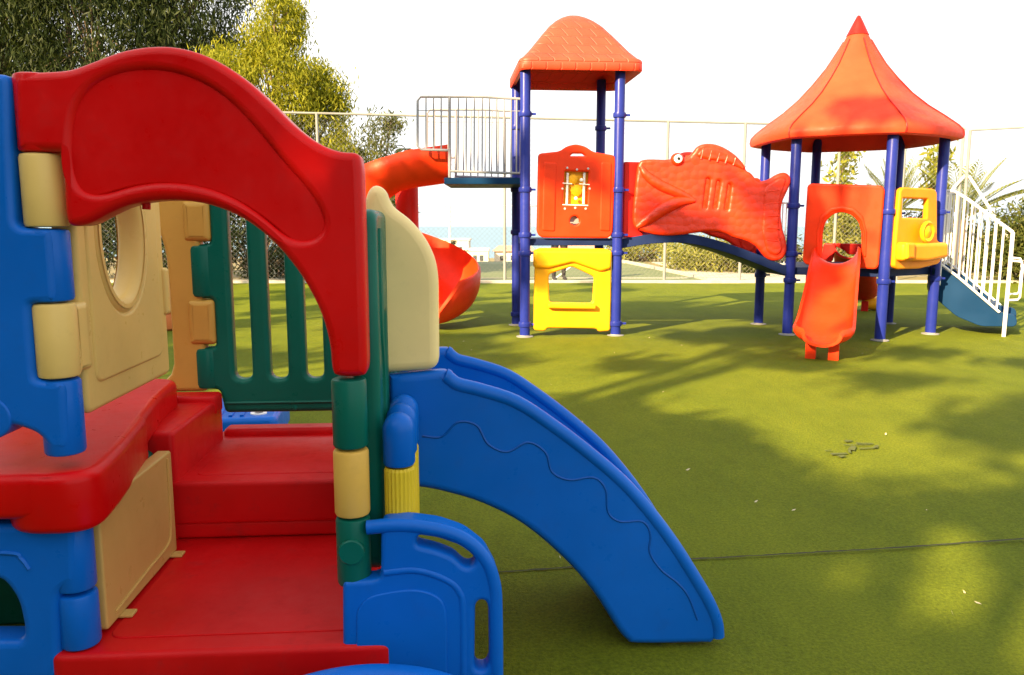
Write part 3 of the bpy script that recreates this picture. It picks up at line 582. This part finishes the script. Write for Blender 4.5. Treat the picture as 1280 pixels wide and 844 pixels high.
    tp = np.array(ts); bed = tp.copy(); nn = len(bed); T = np.gradient(tp, axis=0); T /= np.linalg.norm(T, axis=1)[:, None]; nrm = np.stack([T[:, 1], -T[:, 0]], 1); bed = tp + nrm * .12
    bed = [p for p in bed if p[1] > .04]
    b.rings([[A(p[0], vn, p[1]), A(p[0], vf, p[1]), A(p[0] - .01, vf, p[1] - .03), A(p[0] - .01, vn, p[1] - .03)] for p in bed])
    # rolled rim on both walls
    for v, s in ((vn, 1), (vf, 1)): b.tube([front(v).pt(x, z - .014, .016) for x, z in ts[5:-1]], .021, 12)
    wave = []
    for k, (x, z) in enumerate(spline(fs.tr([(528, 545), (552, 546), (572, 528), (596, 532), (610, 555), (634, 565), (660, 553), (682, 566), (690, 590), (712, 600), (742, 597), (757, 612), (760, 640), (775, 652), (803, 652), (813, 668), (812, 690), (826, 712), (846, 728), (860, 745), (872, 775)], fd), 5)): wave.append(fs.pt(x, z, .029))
    sl0 = b.build('slide', M['blue'], t); MB().tube(wave, .0038, 6).build('groove_shadow_bead', M['groove_shadow_bead'], sl0)  # raised bead in darkened blue draws the shadow line of the wave
    # --- cream hood panel at the slide's head
    fc = front(vn); co = fc.tr([(455, 268), (456, 245), (463, 233), (472, 231), (482, 238), (486, 250), (492, 260), (512, 274), (530, 295), (543, 320), (548, 345), (549, 463), (487, 467), (472, 467), (456, 467)], .03)
    b = MB().plate(fc, [chaikin(co, 3, .02)], .062, .026, 0, 5); b.build('hood_panel', M['hood'], t)
    # round blue tub at the bottom edge
    c = at_z(478, 826, .26); rr = .33; pos = (c[0] - .0, c[1] - rr, 0)
    tb = thing('play_tub', 'round blue plastic tub rim cropped by the bottom edge, before the red platform', 'tub', pos)
    MB().lathe((0, 0, 0), [(0, 0), (.27, 0), (.30, .02), (.325, .22), (rr, .245), (rr - .004, .255), (rr - .012, .26), (rr - .035, .258), (rr - .046, .25), (rr - .055, .23), (.26, .05), (0, .045)], 72).build('basin', M['blue'], tb)
    MB().lathe((0, 0, 0), [(rr + .002, .225), (rr + .008, .232), (rr + .008, .243), (rr + .001, .249)], 72).build('rim_band', M['blue'], tb)
near_set()

def small_toys():
    # blue ribbed toy beyond the green railing
    p = at_z(300, 522, .2); t = thing('toy_wagon', 'low blue ribbed plastic toy with a white ring, seen below the green railing', 'toy', (p[0], p[1], 0), .15)
    b = MB(); fr = Frame((0, .25, .12), (1, 0, 0), (0, 1, 0)); b.plate(fr, [fillet([(-.22, -.3), (.20, -.3), (.20, .3), (-.22, .3)], .06)], .17, .03)
    for k in range(4): b.bar((-.17 + .06 * k, .0, .205), (-.20 + .06 * k, .45, .205), .02, .02)
    b.build('body', M['blue'], t); MB().lathe((.09, .06, .205), [(.025, 0), (.025, .006), (.045, .006), (.045, 0)], 24).build('ring_badge', M['white'], t)
    for sx in (-.18, .16):
        for sy in (.03, .46): MB().lathe((sx - .02, sy, .06), [(0, 0), (.055, 0), (.06, .006), (.06, .034), (.055, .04), (0, .04)], 20, (1, 0, 0)).build('wheel', M['black'], t)
    # orange drum glimpsed through the tan gap
    p = at_z(204, 412); t = thing('orange_drum', 'orange brown plastic drum glimpsed through the gap between the tan walls', 'drum', p)
    MB().lathe((0, 0, 0), [(0, 0), (.2, 0), (.24, .03), (.26, .12), (.25, .2), (.27, .23), (.27, .27), (.25, .3), (.24, .5), (.2, .58), (.0, .58)], 30).build('drum_body', plastic('drum_orange', (.6, .19, .06)), t); MB().lathe((0, 0, .584), [(.0, .03), (.15, .03), (.16, .0), (0, 0)], 24).build('lid', M['orange'], t)
    # sand bucket under the right tower
    p = at_z(1087, 388); t = thing('sand_bucket', 'small yellow toy bucket lying on the turf under the pointed roof tower', 'bucket', (p[0], p[1], .10), .5)
    MB().lathe((0, 0, 0), [(0, -.1), (.075, -.1), (.10, .1), (.11, .1), (.11, .115), (.095, .115), (.07, -.085), (0, -.085)], 26, (.8, -.6, .0)).build('pail', M['amber'], t); MB().tube([(.08 + .1 * math.cos(a) * .6, -.06 + .1 * math.cos(a) * .8, .1 * math.sin(a)) for a in np.linspace(0, math.pi, 14)], .008, 8).build('handle', M['orange'], t)
small_toys()

# ------------------------------------------------------------------ big play structure
def big_structure():
    t = thing('play_structure', 'big play structure with two orange roofed towers on blue posts and a fish bridge', 'play structure')
    ang = R_(5); ux = A(math.cos(ang), math.sin(ang), 0); uy = A(-math.sin(ang), math.cos(ang), 0); S = 1.03
    FL = A(*at_z(656, 421)[:2], 0); FR_ = FL + ux * S; RL = FL + uy * S; RR = FR_ + uy * S; ctr = (FL + RR) / 2
    HC = A(3.95, 9.45, 0); HR = .96; hexp = {k: HC + HR * A(math.cos(R_(a + 4)), math.sin(R_(a + 4)), 0) for k, a in dict(A=208, B=148, E=88, F=28, D=328, C=268).items()}
    def post(p, h, collars):
        o = MB(); o.lathe((0, 0, 0), [(0, .006), (.056, .006), (.056, h - .02), (.05, h), (0, h)], 24); ob = o.build('post', M['post'], t); ob.location = tuple(p)
        for z in collars:
            c = MB(); c.lathe((0, 0, z), [(.0565, -.028), (.068, -.026), (.071, -.012), (.071, .012), (.068, .026), (.0565, .028)], 24); c.bar((.065, 0, z), (.115, 0, z), .03, .022)
            c.build('collar', M['post'], ob)
        MB().lathe((0, 0, 0), [(0, 0), (.095, 0), (.095, .008), (.06, .012), (.0575, .02), (0, .02)], 24).build('foot_plate', M['galv'], ob)
        return ob
    for p in (FL, FR_): post(p, 2.97, (.14, .93, 1.13, 1.62, 2.42))
    for p in (RL, RR): post(p, 2.97, (.14, 1.15, 1.66, 2.4))
    for k in 'AB': post(hexp[k], 2.32, (.62, .92, 1.45))
    for k in 'CDEF': post(hexp[k], 2.32, (.64, 1.38))
    # --- square roof
    def sq(h, z, r=.16):
        q = fillet([(-h, -h), (h, -h), (h, h), (-h, h)], min(r, h * .9), 8); return [ctr + ux * x + uy * y + A(0, 0, z) for x, y in q]
    ctr = ctr + ux * .075
    pr = [(.60, 2.89), (.655, 2.86), (.668, 2.875), (.668, 2.965), (.655, 2.985), (.625, 3.005), (.555, 3.08), (.475, 3.18), (.39, 3.29), (.30, 3.40), (.22, 3.475), (.15, 3.525), (.08, 3.555), (.02, 3.56)]
    rings = [sq(.12, 3.30, .06), sq(.45, 3.06, .1), sq(.59, 2.94)] + [sq(h, z, .13 if h > .5 else .12) for h, z in pr]
    ro = MB().rings(rings).build('square_roof', M['shingle'], t, smooth=50)
    # --- hex roof
    def hx(r, z, k, n=8):
        q = []
        for i in range(6):
            a0, a1 = R_(i * 60 + 34 + 0), R_(i * 60 + 94 + 0)
            for j in range(n):
                s = j / n; f = A(math.cos(a0), math.sin(a0)) * (1 - s) + A(math.cos(a1), math.sin(a1)) * s; c = f / np.linalg.norm(f); p = f * (1 - k) + c * k * .97; q.append(HC + A(*(p * r), z))
        return q
    rp = [(1.0, 2.22, .4), (1.09, 2.165, .4), (1.145, 2.18, .4), (1.16, 2.22, .4), (1.15, 2.27, .4), (1.10, 2.325, .35), (.96, 2.43, .3), (.78, 2.555, .25), (.61, 2.70, .25), (.455, 2.87, .3), (.32, 3.04, .4), (.22, 3.2, .5), (.15, 3.32, .7), (.115, 3.385, 1)]
    ro = MB().rings([hx(.2, 3.1, .8), hx(.6, 2.7, .2), hx(.96, 2.30, .3)] + [hx(*q) for q in rp]).build('hex_roof', M['roof'], t, smooth=32)
    MB().lathe(tuple(HC), [(.115, 3.375), (.122, 3.38), (.098, 3.43), (.06, 3.51), (.02, 3.59), (0, 3.605)], 28).build('finial', M['tower_red'], ro)
    sm = MB()
    for i in range(6):
        a = R_(i * 60 + 34); sm.tube([HC + A(math.cos(a) * r * (1 - .03 * k), math.sin(a) * r * (1 - .03 * k), z + .004) for r, z, k in rp[2:-1]], .008, 6)
    sm.build('seam', M['tower_red'], ro)
    # --- decks and bridge
    mk = lambda z: Frame((0, 0, z), (1, 0, 0), (0, 1, 0))
    def inset(P, k): c = np.mean(P, 0); return [tuple((c + (p - c) * k)[:2]) for p in P]
    MB().plate(mk(1.05), [inset([FL, FR_, RR, RL], .96)], .075, .006).build('deck', M['navy'], t)
    hv = [hexp[k] for k in 'ACDFEB']; MB().plate(mk(.725), [inset(hv, .95)], .085, .006).build('deck', M['navy'], t)
    b = MB(); fy = Frame((0, 9.42, 0), (1, 0, 0)); X0, X1 = FR_[0] + .04, hexp['A'][0] - .03
    cz = spline([(X0, 1.03), (X0 + .35, 1.085), (X0 + .75, 1.09), (X0 + 1.15, 1.00), (X0 + 1.55, .86), (X1, .72)], 8)
    b.plate(fy, [[*[(x, z + .05) for x, z in cz], *[(x, z - .055) for x, z in cz[::-1]]]], 1.0, .006); b.build('bridge_deck', M['navy'], t)
    # --- fish panels
    fy = 8.93; ff = Frame((0, fy, 0), (1, 0, 0))
    fo = ff.tr([(797, 203), (806, 199), (838, 200), (846, 195), (858, 199), (866, 190), (872, 182), (885, 179), (900, 182), (917, 192), (930, 206), (932, 214), (938, 216), (946, 227), (958, 226), (970, 218), (980, 215), (987, 220), (988, 228), (983, 240), (977, 252), (975, 268), (977, 285), (982, 300), (983, 315), (977, 325), (965, 327), (955, 322), (946, 309), (935, 302), (918, 298), (905, 292), (890, 289), (870, 291), (850, 294), (825, 295), (806, 291), (793, 286), (790, 272), (793, 240)])
    fo = chaikin(fo, 2, .05); sl = [chaikin(ff.tr(q), 2, .012) for q in ([(883, 223), (887, 224), (882, 261), (878, 261)], [(896, 226), (900, 227), (895, 261), (891, 261)], [(910, 230), (913, 231), (909, 263), (905, 263)])]
    def fish(y0, label):
        f2 = Frame((0, y0, 0), (1, 0, 0)); b = MB().plate(f2, [fo] + ([] if label else sl), .085, .035, 0, 5)
        tr_ = lambda q, d: [f2.pt(x, z, d) for x, z in spline(ff.tr(q), 6)]
        b.tube(tr_([(868, 251), (850, 243), (825, 232), (808, 220), (800, 208)], .03), [.026 + .034 * math.sin(math.pi * k / 24) for k in range(25)], 10)
        b.tube(tr_([(868, 251), (850, 252), (830, 260), (808, 275), (795, 284)], .03), [.028 + .05 * math.sin(math.pi * k / 24) for k in range(25)], 10)
        b.plate(f2, [chaikin(ff.tr([(868, 196), (876, 185), (890, 183), (912, 192), (929, 208), (930, 214), (905, 203), (880, 200)]), 2, .03)], .12, .03)
        b.plate(f2, [chaikin(ff.tr([(953, 235), (972, 222), (983, 222), (974, 248), (972, 290), (978, 312), (970, 321), (957, 316), (950, 290), (952, 262)]), 2, .03)], .115, .03)
        for k in range(5): x = 878 + k * 10; b.tube(tr_([(x, 186 + k * 3), (x - 3, 199 + k * 2)], .052), .011, 6)
        for k in range(5): b.tube(tr_([(957, 240 + k * 15), (972, 238 + k * 16)], .050), .012, 6)
        fp = b.build('fish_panel', M['fish'], t); e = ff.tr([(846, 200)])[0]; c = f2.pt(*e, .045)
        MB().lathe(tuple(c), [(.075, -.03), (.07, .0), (.055, .022), (.03, .034), (0, .037)], 24, (0, -1, 0)).build('eye_socket', M['fish'], fp)
        MB().lathe(tuple(c + A(0, -.033, .006)), [(.045, -.02), (.045, .003), (.036, .010), (0, .014)], 24, (0, -1, 0)).build('eye', M['eye_white'], fp); MB().lathe(tuple(c + A(.002, -.047, .008)), [(.018, -.004), (.017, .003), (0, .005)], 18, (0, -1, 0)).build('pupil', M['black'], fp)
        if label: fp['label'] = label
    fish(fy, None); fish(fy + 1.0, 'fish panel on the far side of the bridge')
    # red inner cheek by the tower and bars by the hex tower
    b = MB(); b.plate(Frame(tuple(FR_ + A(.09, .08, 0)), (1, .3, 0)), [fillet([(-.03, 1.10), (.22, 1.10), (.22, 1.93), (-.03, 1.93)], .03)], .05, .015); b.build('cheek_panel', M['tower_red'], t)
    b = MB(); p0 = hexp['A'] + A(-.19, .02, 0)
    for k in range(4): b.tube([p0 + A(.04 * k, 0, .80), p0 + A(.04 * k, 0, 1.48)], .008, 8)
    b.tube([p0 + A(-.02, 0, 1.48), p0 + A(.16, 0, 1.48)], .01, 8); b.tube([p0 + A(-.02, 0, .80), p0 + A(.16, 0, .80)], .01, 8); b.build('infill_bars', M['white'], t)
    # --- left tower front: activity panel, crawl panel
    f1 = Frame(tuple(FL), tuple(ux)); d1 = .03
    o_ = chaikin(f1.tr([(673, 192), (700, 189), (708, 183), (720, 180), (732, 183), (742, 190), (768, 194), (770, 200), (766, 292), (761, 298), (676, 297), (671, 290)], d1), 2, .02)
    gh = chaikin(f1.tr([(713, 195), (716, 192), (728, 192), (732, 195)], d1), 1, .005); win = f1.tr([(706, 214), (736, 215), (734, 257), (704, 256)], d1); h3 = ell(*f1.tr([(718.5, 276)], d1)[0], .05, .05, 20)
    b = MB().plate(f1, [o_, gh, fillet(win, .01), h3], .07, .022, d1 - .03, 4)
    for x in ((676, 696), (748, 765)): q = f1.tr([(x[0] + 3, 202), (x[1], 203), (x[1] - 2, 290), (x[0] + 1, 289)], d1); b.plate(f1, [fillet(q, .03)], .09, .02, d1 - .03)
    ap = b.build('activity_panel', M['orange'], t)
    wc = np.array(win); b = MB().plate(f1, [fillet([wc[0] + (-.012, .012), wc[1] + (.012, .012), wc[2] + (.012, -.012), wc[3] + (-.012, -.012)], .01)], .012, .003, -.035); b.build('window_back', M['amber'], ap)
    b = MB()
    for x in (710, 731): q = f1.tr([(x, 216), (x - 1, 255)], d1); b.tube([f1.pt(*q[0], .0), f1.pt(*q[1], .0)], .014, 10)
    q = f1.tr([(703, 229), (715, 230), (724, 230), (737, 231), (703, 256), (735, 257)], d1)
    for a, c in ((0, 1), (2, 3), (4, 5)): b.tube([f1.pt(*q[a], .03), f1.pt(*q[c], .03)], .006, 8)
    b.build('slider_rods', M['white'], ap)
    for (x, y), r in (((721, 238), .06), ((717, 224), .05)):
        q = f1.tr([(x, y)], d1)[0]; MB().lathe(tuple(f1.pt(*q, -.01)), [(0, -.012), (r, -.012), (r, .008), (r * .4, .02), (0, .02)], 20, tuple(f1.N), .12).build('gear', M['sun_yellow'] if r > .055 else M['amber'], ap, smooth=20)
    for x, y in ((727, 225), (720, 248)):
        q = f1.tr([(x, y)], d1)[0]; MB().lathe(tuple(f1.pt(*q, .02)), [(0, -.01), (.014, -.006), (.02, .004), (.012, .014), (0, .016)], 14, tuple(f1.N)).build('bead', M['eye_white'], ap)
    b = MB()
    for x, y in ((709, 210), (721, 212), (735, 211), (703, 236), (737, 236), (706, 261), (719, 260), (732, 261)): q = f1.tr([(x, y)], d1)[0]; b.lathe(tuple(f1.pt(*q, .034)), [(.013, 0), (.011, .008), (0, .01)], 10, tuple(f1.N))
    b.build('bolt', M['steel'], ap); q = f1.tr([(718.5, 276)], d1)[0]; b = MB(); b.lathe(tuple(f1.pt(*q, -.03)), [(0, 0), (.055, 0), (.05, .02), (0, .012)], 20, tuple(f1.N)); b.bar(tuple(f1.pt(q[0] - .06, q[1] - .02, .02)), tuple(f1.pt(q[0] + .06, q[1] - .02, .02)), .012); b.build('spinner_cup', M['galv'], ap)
    o_ = f1.tr([(669, 313), (674, 310), (760, 311), (765, 316), (763, 414), (748, 415), (746, 411), (684, 410), (682, 414), (667, 413)], d1); h_ = f1.tr([(686, 343), (715, 333), (743, 346), (741, 379), (687, 378)], d1)
    cp = MB().plate(f1, [chaikin(o_, 2, .02), chaikin(h_, 2, .02)], .07, .022, 0, 4); q = f1.tr([(667, 312), (765, 313), (764, 336), (750, 340), (716, 328), (684, 336), (667, 335)], d1); cp.plate(f1, [chaikin(q, 2, .02)], .12, .035, .01)
    q = f1.tr([(684, 379), (744, 380), (744, 386), (684, 385)], d1); cp.plate(f1, [fillet(q, .02)], .16, .02, .02); cp.build('crawl_panel', M['sun_yellow'], t)
    # --- upper deck, railings, spiral slide on the left
    yb = FL[1] + .12; x0, x1 = -.75, FL[0] + .02
    b = MB(); b.slab(x0, yb, 1.685, x1, yb + 1.0, 1.755, .01, .004); b.build('upper_deck', M['stair'], t)
    fr_ = Frame((0, yb - .0, 0), (1, 0, 0)); ys = []
    for y_ in (yb, yb + .98):
        f3 = Frame((0, y_, 0), (1, 0, 0)); b = MB(); g = lambda q: [f3.pt(*p) for p in fr_.tr(q)]; W = .014
        b.tube(g([(560, 188), (527, 187), (522, 183), (522, 126), (526, 121), (600, 121), (654, 124)]), W, 8); b.tube(g([(522, 138), (562, 139)]), .005, 6)
        b.tube(g([(562, 121), (562, 222)]), .016, 8); b.tube(g([(563, 214), (654, 217)]), W, 8); b.tube(g([(652, 125), (651, 217)]), W, 8); b.tube(g([(563, 138), (654, 139)]), .004, 6)
        for x in (532.5, 542, 551.5): b.tube(g([(x, 122), (x, 187)]), .009, 6)
        for x in (573, 583, 593, 603, 612, 621, 630, 639, 646): b.tube(g([(x, 123), (x - .4, 216)]), .009, 6)
        b.build('guard_rail', M['rail'], t)
    cx, cy, rr = -1.30, yb + 1.05, .62; path = [(A(x, cy - rr, 1.72 - .02 * k), A(-1, 0, 0)) for k, x in enumerate(np.linspace(x0 + .03, cx, 5)[:-1])]
    for dg in range(0, 331, 10):
        a = R_(-90 - dg); z = np.interp(dg, [0, 60, 120, 210, 270, 310, 330], [1.62, 1.26, .95, .50, .18, .07, .05]); path.append((A(cx + rr * math.cos(a), cy + rr * math.sin(a), z), A(math.sin(a), -math.cos(a), 0)))
    rings = []; npf = 15
    for i, (p, d) in enumerate(path):
        nx = np.cross(d, (0, 0, 1)); pr_ = []; k = min(1, max(0, (i - 4) / 6)); ho = .38 + .10 * k; hi = .38 - .12 * k; e = min(1, (len(path) - 1 - i) / 3 + .35); ho *= e; hi *= e
        sgn = 1 if nx @ (p - A(cx, cy, p[2])) > 0 else -1
        for w_, off in ((.29, 0), (.255, 1)):
            arc = []
            for j in range(npf):
                th = math.pi * j / (npf - 1); x = -math.cos(th) * w_; hh = (ho if x * sgn > 0 else hi); y = hh * (1 - math.sin(th) ** .8) if True else 0
                arc.append(p + nx * x + A(0, 0, 1) * (y + (.03 if off else 0)))
            pr_ += arc if not off else arc[::-1]
        rings.append(pr_)
    sp = MB().rings(rings); sp.build('spiral_slide', M['orange'], t, smooth=60)
    MB().lathe((cx, cy, 0), [(0, 0), (.14, 0), (.14, 1.84), (0, 1.86)], 24).build('slide_column', M['tower_red'], t)
    # --- slides of the hex tower
    def slide(e0, e1, tilt_, length, mat, traced=False, lab=None):
        m_ = (hexp[e0] + hexp[e1]) / 2; n_ = m_ - HC; n_ /= np.linalg.norm(n_); a = tilt_; n_ = A(n_[0] * math.cos(a) - n_[1] * math.sin(a), n_[0] * math.sin(a) + n_[1] * math.cos(a), 0); sx = np.cross((0, 0, 1), n_)
        prof = spline([(0, .80), (.12, .785), (.35, .67), (.7, .46), (1.0, .30), (1.25, .19), (1.5, .14), (length, .135)], 4); rg = []
        for i, (s, z) in enumerate(prof):
            f = i / (len(prof) - 1); wd = .235 + .045 * f; ht = .19 - .04 * f; e = 1.
            if f > .86: e = math.sqrt(max(0, 1 - ((f - .86) / .145) ** 2)); 
            wd *= max(.62, e); pr_ = []
            for off in (0, 1):
                arc = []
                for j in range(15):
                    th = math.pi * j / 14; x = -math.cos(th) * (wd - .028 * off); y = ht * (1 - math.sin(th) ** .9); arc.append(m_ + n_ * (s + .02) + sx * x + A(0, 0, z + y * (.65 + .35 * e) + .022 * off))
                pr_ += arc if not off else arc[::-1]
            rg.append(pr_)
        b = MB().rings(rg)
        for s in (-1, 1):
            c = m_ + n_ * (length - .16) + sx * s * .10; b.box(c - sx * .045 - n_ * .05, sx * .09, n_ * .1, A(0, 0, .145))
        o = b.build('slide', mat, t, smooth=60)
        if lab: o['label'] = lab
        return m_, n_
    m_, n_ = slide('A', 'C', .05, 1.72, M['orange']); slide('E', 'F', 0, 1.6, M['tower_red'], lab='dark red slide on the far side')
    cd = hexp['C'] - hexp['A']; f4 = Frame(tuple(hexp['A']), tuple(cd)); d4 = .075
    o_ = f4.tr([(1009, 232), (1014, 229), (1102, 232), (1106, 237), (1098, 333), (1094, 337), (1007, 331), (1003, 326)], d4)
    h_ = f4.tr([(1027, 330), (1028, 290), (1032, 276), (1042, 267), (1052, 265), (1064, 268), (1073, 277), (1077, 292), (1076, 331)], d4)
    b = MB().plate(f4, [chaikin(o_, 2, .015), chaikin(h_, 2, .02)], .06, .02, d4 - .03, 4); q = f4.tr([(1019, 322), (1020, 290), (1025, 271), (1038, 259), (1053, 257), (1068, 260), (1079, 270), (1084, 290), (1083, 322), (1079, 322), (1080, 291), (1075, 276), (1065, 266), (1052, 263), (1041, 265), (1030, 274), (1025, 290), (1024, 322)], d4)
    b.plate(f4, [chaikin(q, 2, .01)], .085, .02, d4 - .03); b.build('slide_panel', M['orange'], t)
    # far hood panel of the red slide
    e_ = hexp['F'] - hexp['E']; f5 = Frame(tuple(hexp['E'] + A(.05, .06, 0)), tuple(e_)); W5 = np.linalg.norm(e_)
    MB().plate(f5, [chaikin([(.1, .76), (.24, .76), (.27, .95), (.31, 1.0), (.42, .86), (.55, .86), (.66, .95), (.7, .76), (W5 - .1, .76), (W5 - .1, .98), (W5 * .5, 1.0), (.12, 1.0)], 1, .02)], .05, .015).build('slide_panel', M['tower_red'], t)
    # --- yellow driver panel C-D
    dd = hexp['D'] - hexp['C']; f6 = Frame(tuple(hexp['C']), tuple(dd)); d6 = .09
    o_ = f6.tr([(1126, 237), (1130, 234), (1168, 236), (1172, 240), (1172, 300), (1177, 304), (1178, 322), (1174, 330), (1150, 336), (1122, 337), (1118, 333), (1120, 300)], d6); w_ = f6.tr([(1129, 248), (1160, 249), (1159, 273), (1128, 272)], d6)
    b = MB().plate(f6, [chaikin(o_, 2, .015), fillet(w_, .012)], .06, .02, d6 - .03, 4)
    q = f6.tr([(1121, 304), (1176, 303), (1176, 322), (1150, 327), (1120, 326)], d6); b.plate(f6, [chaikin(q, 2, .02)], .15, .04, d6 + .02); q = f6.tr([(1122, 303), (1132, 303), (1131, 324), (1121, 324)], d6); b.plate(f6, [fillet(q, .02)], .2, .03, d6 + .02)
    yp = b.build('driver_panel', plastic('mango_plastic', (.82, .27, .005), .42), t); q = f6.tr([(1152, 290)], d6)[0]
    MB().lathe(tuple(f6.pt(*q, d6 + .05)), [(0, -.05), (.03, -.05), (.05, -.012), (.085, -.02), (.115, .0), (.12, .02), (.10, .035), (.07, .02), (.05, .03), (0, .035)], 26, tuple(f6.N)).build('steering_wheel', M['sun_yellow'], yp)
    # small side cheek between post C and the slide panel
    b = MB(); c = hexp['C'] + A(-.02, .12, 0); b.plate(Frame(tuple(c), (.25, 1, 0)), [fillet([(-.05, .72), (.5, .72), (.5, 1.36), (-.05, 1.36)], .03)], .04, .012); b.build('cheek_panel', M['tower_red'], t)
    # --- stairs
    a = R_(-32); sd = A(math.cos(a), math.sin(a), 0); sl_ = A(-math.sin(a), math.cos(a), 0); S0 = A(4.86, 9.22, 0); run = .78; W = .82
    b = MB().plate(mk(.725), [[tuple(hexp['D'][:2] * .99), tuple(S0[:2]), tuple((S0 + sl_ * W)[:2]), tuple(hexp['F'][:2])]], .08, .004); b.build('landing', M['stair'], t)
    fs_ = Frame(tuple(S0), tuple(sd)); P_ = [(-.02, .765), (.10, .765), (.34, .60), (.58, .38), (.72, .27), (run + .10, .25), (run + .12, .12), (.55, .10), (.30, .20), (-.02, .48)]
    for k in (0, W): MB().plate(Frame(tuple(S0 + sl_ * k), tuple(sd)), [chaikin(P_, 2, .03)], .05, .008).build('stringer', M['stair'], t)
    for k in range(4): c = S0 + sd * (.04 + .20 * k) + sl_ * .03 + A(0, 0, .62 - .16 * k); MB().box(c, sd * .24, sl_ * (W - .06), A(0, 0, .035)).build('tread', M['stair'], t)
    for k, (e, q) in enumerate(((-.04, 0), (W + .04, 1))):
        b = MB(); bs = S0 + sl_ * e; zt = lambda s: 1.62 if s < .2 else 1.62 - (s - .2) * .80; zb = lambda s: .80 if s < .12 else max(.26, .80 - (s - .12) * .88)
        b.tube([bs + sd * s + A(0, 0, zt(s)) for s in (-.12, .18, .3, .5, .74, run)], .017, 10); b.tube([bs + sd * s + A(0, 0, zb(s)) for s in (-.12, .1, .3, .5, .72)], .014, 8)
        for s in np.linspace(-.1, .69, 11): b.tube([bs + sd * s + A(0, 0, zb(s)), bs + sd * s + A(0, 0, zt(s))], .010, 8)
        b.tube([bs + sd * .1 + A(0, 0, .55), bs + sd * .1 + A(0, 0, zt(.1))], .019, 10); b.tube([bs + sd * run + A(0, 0, 0.0 if k == 0 else .1), bs + sd * run + A(0, 0, zt(run))], .021, 10)
        b.tube([bs + sd * (run + .0) + A(0, 0, .85), bs + sd * (run + .10) + A(0, 0, .84), bs + sd * (run + .12) + A(0, 0, .8), bs + sd * (run + .12) + A(0, 0, .45), bs + sd * (run + .10) + A(0, 0, .42), bs + sd * run + A(0, 0, .41)], .012, 8)
        b.build('stair_rail', M['white'], t)
big_structure()
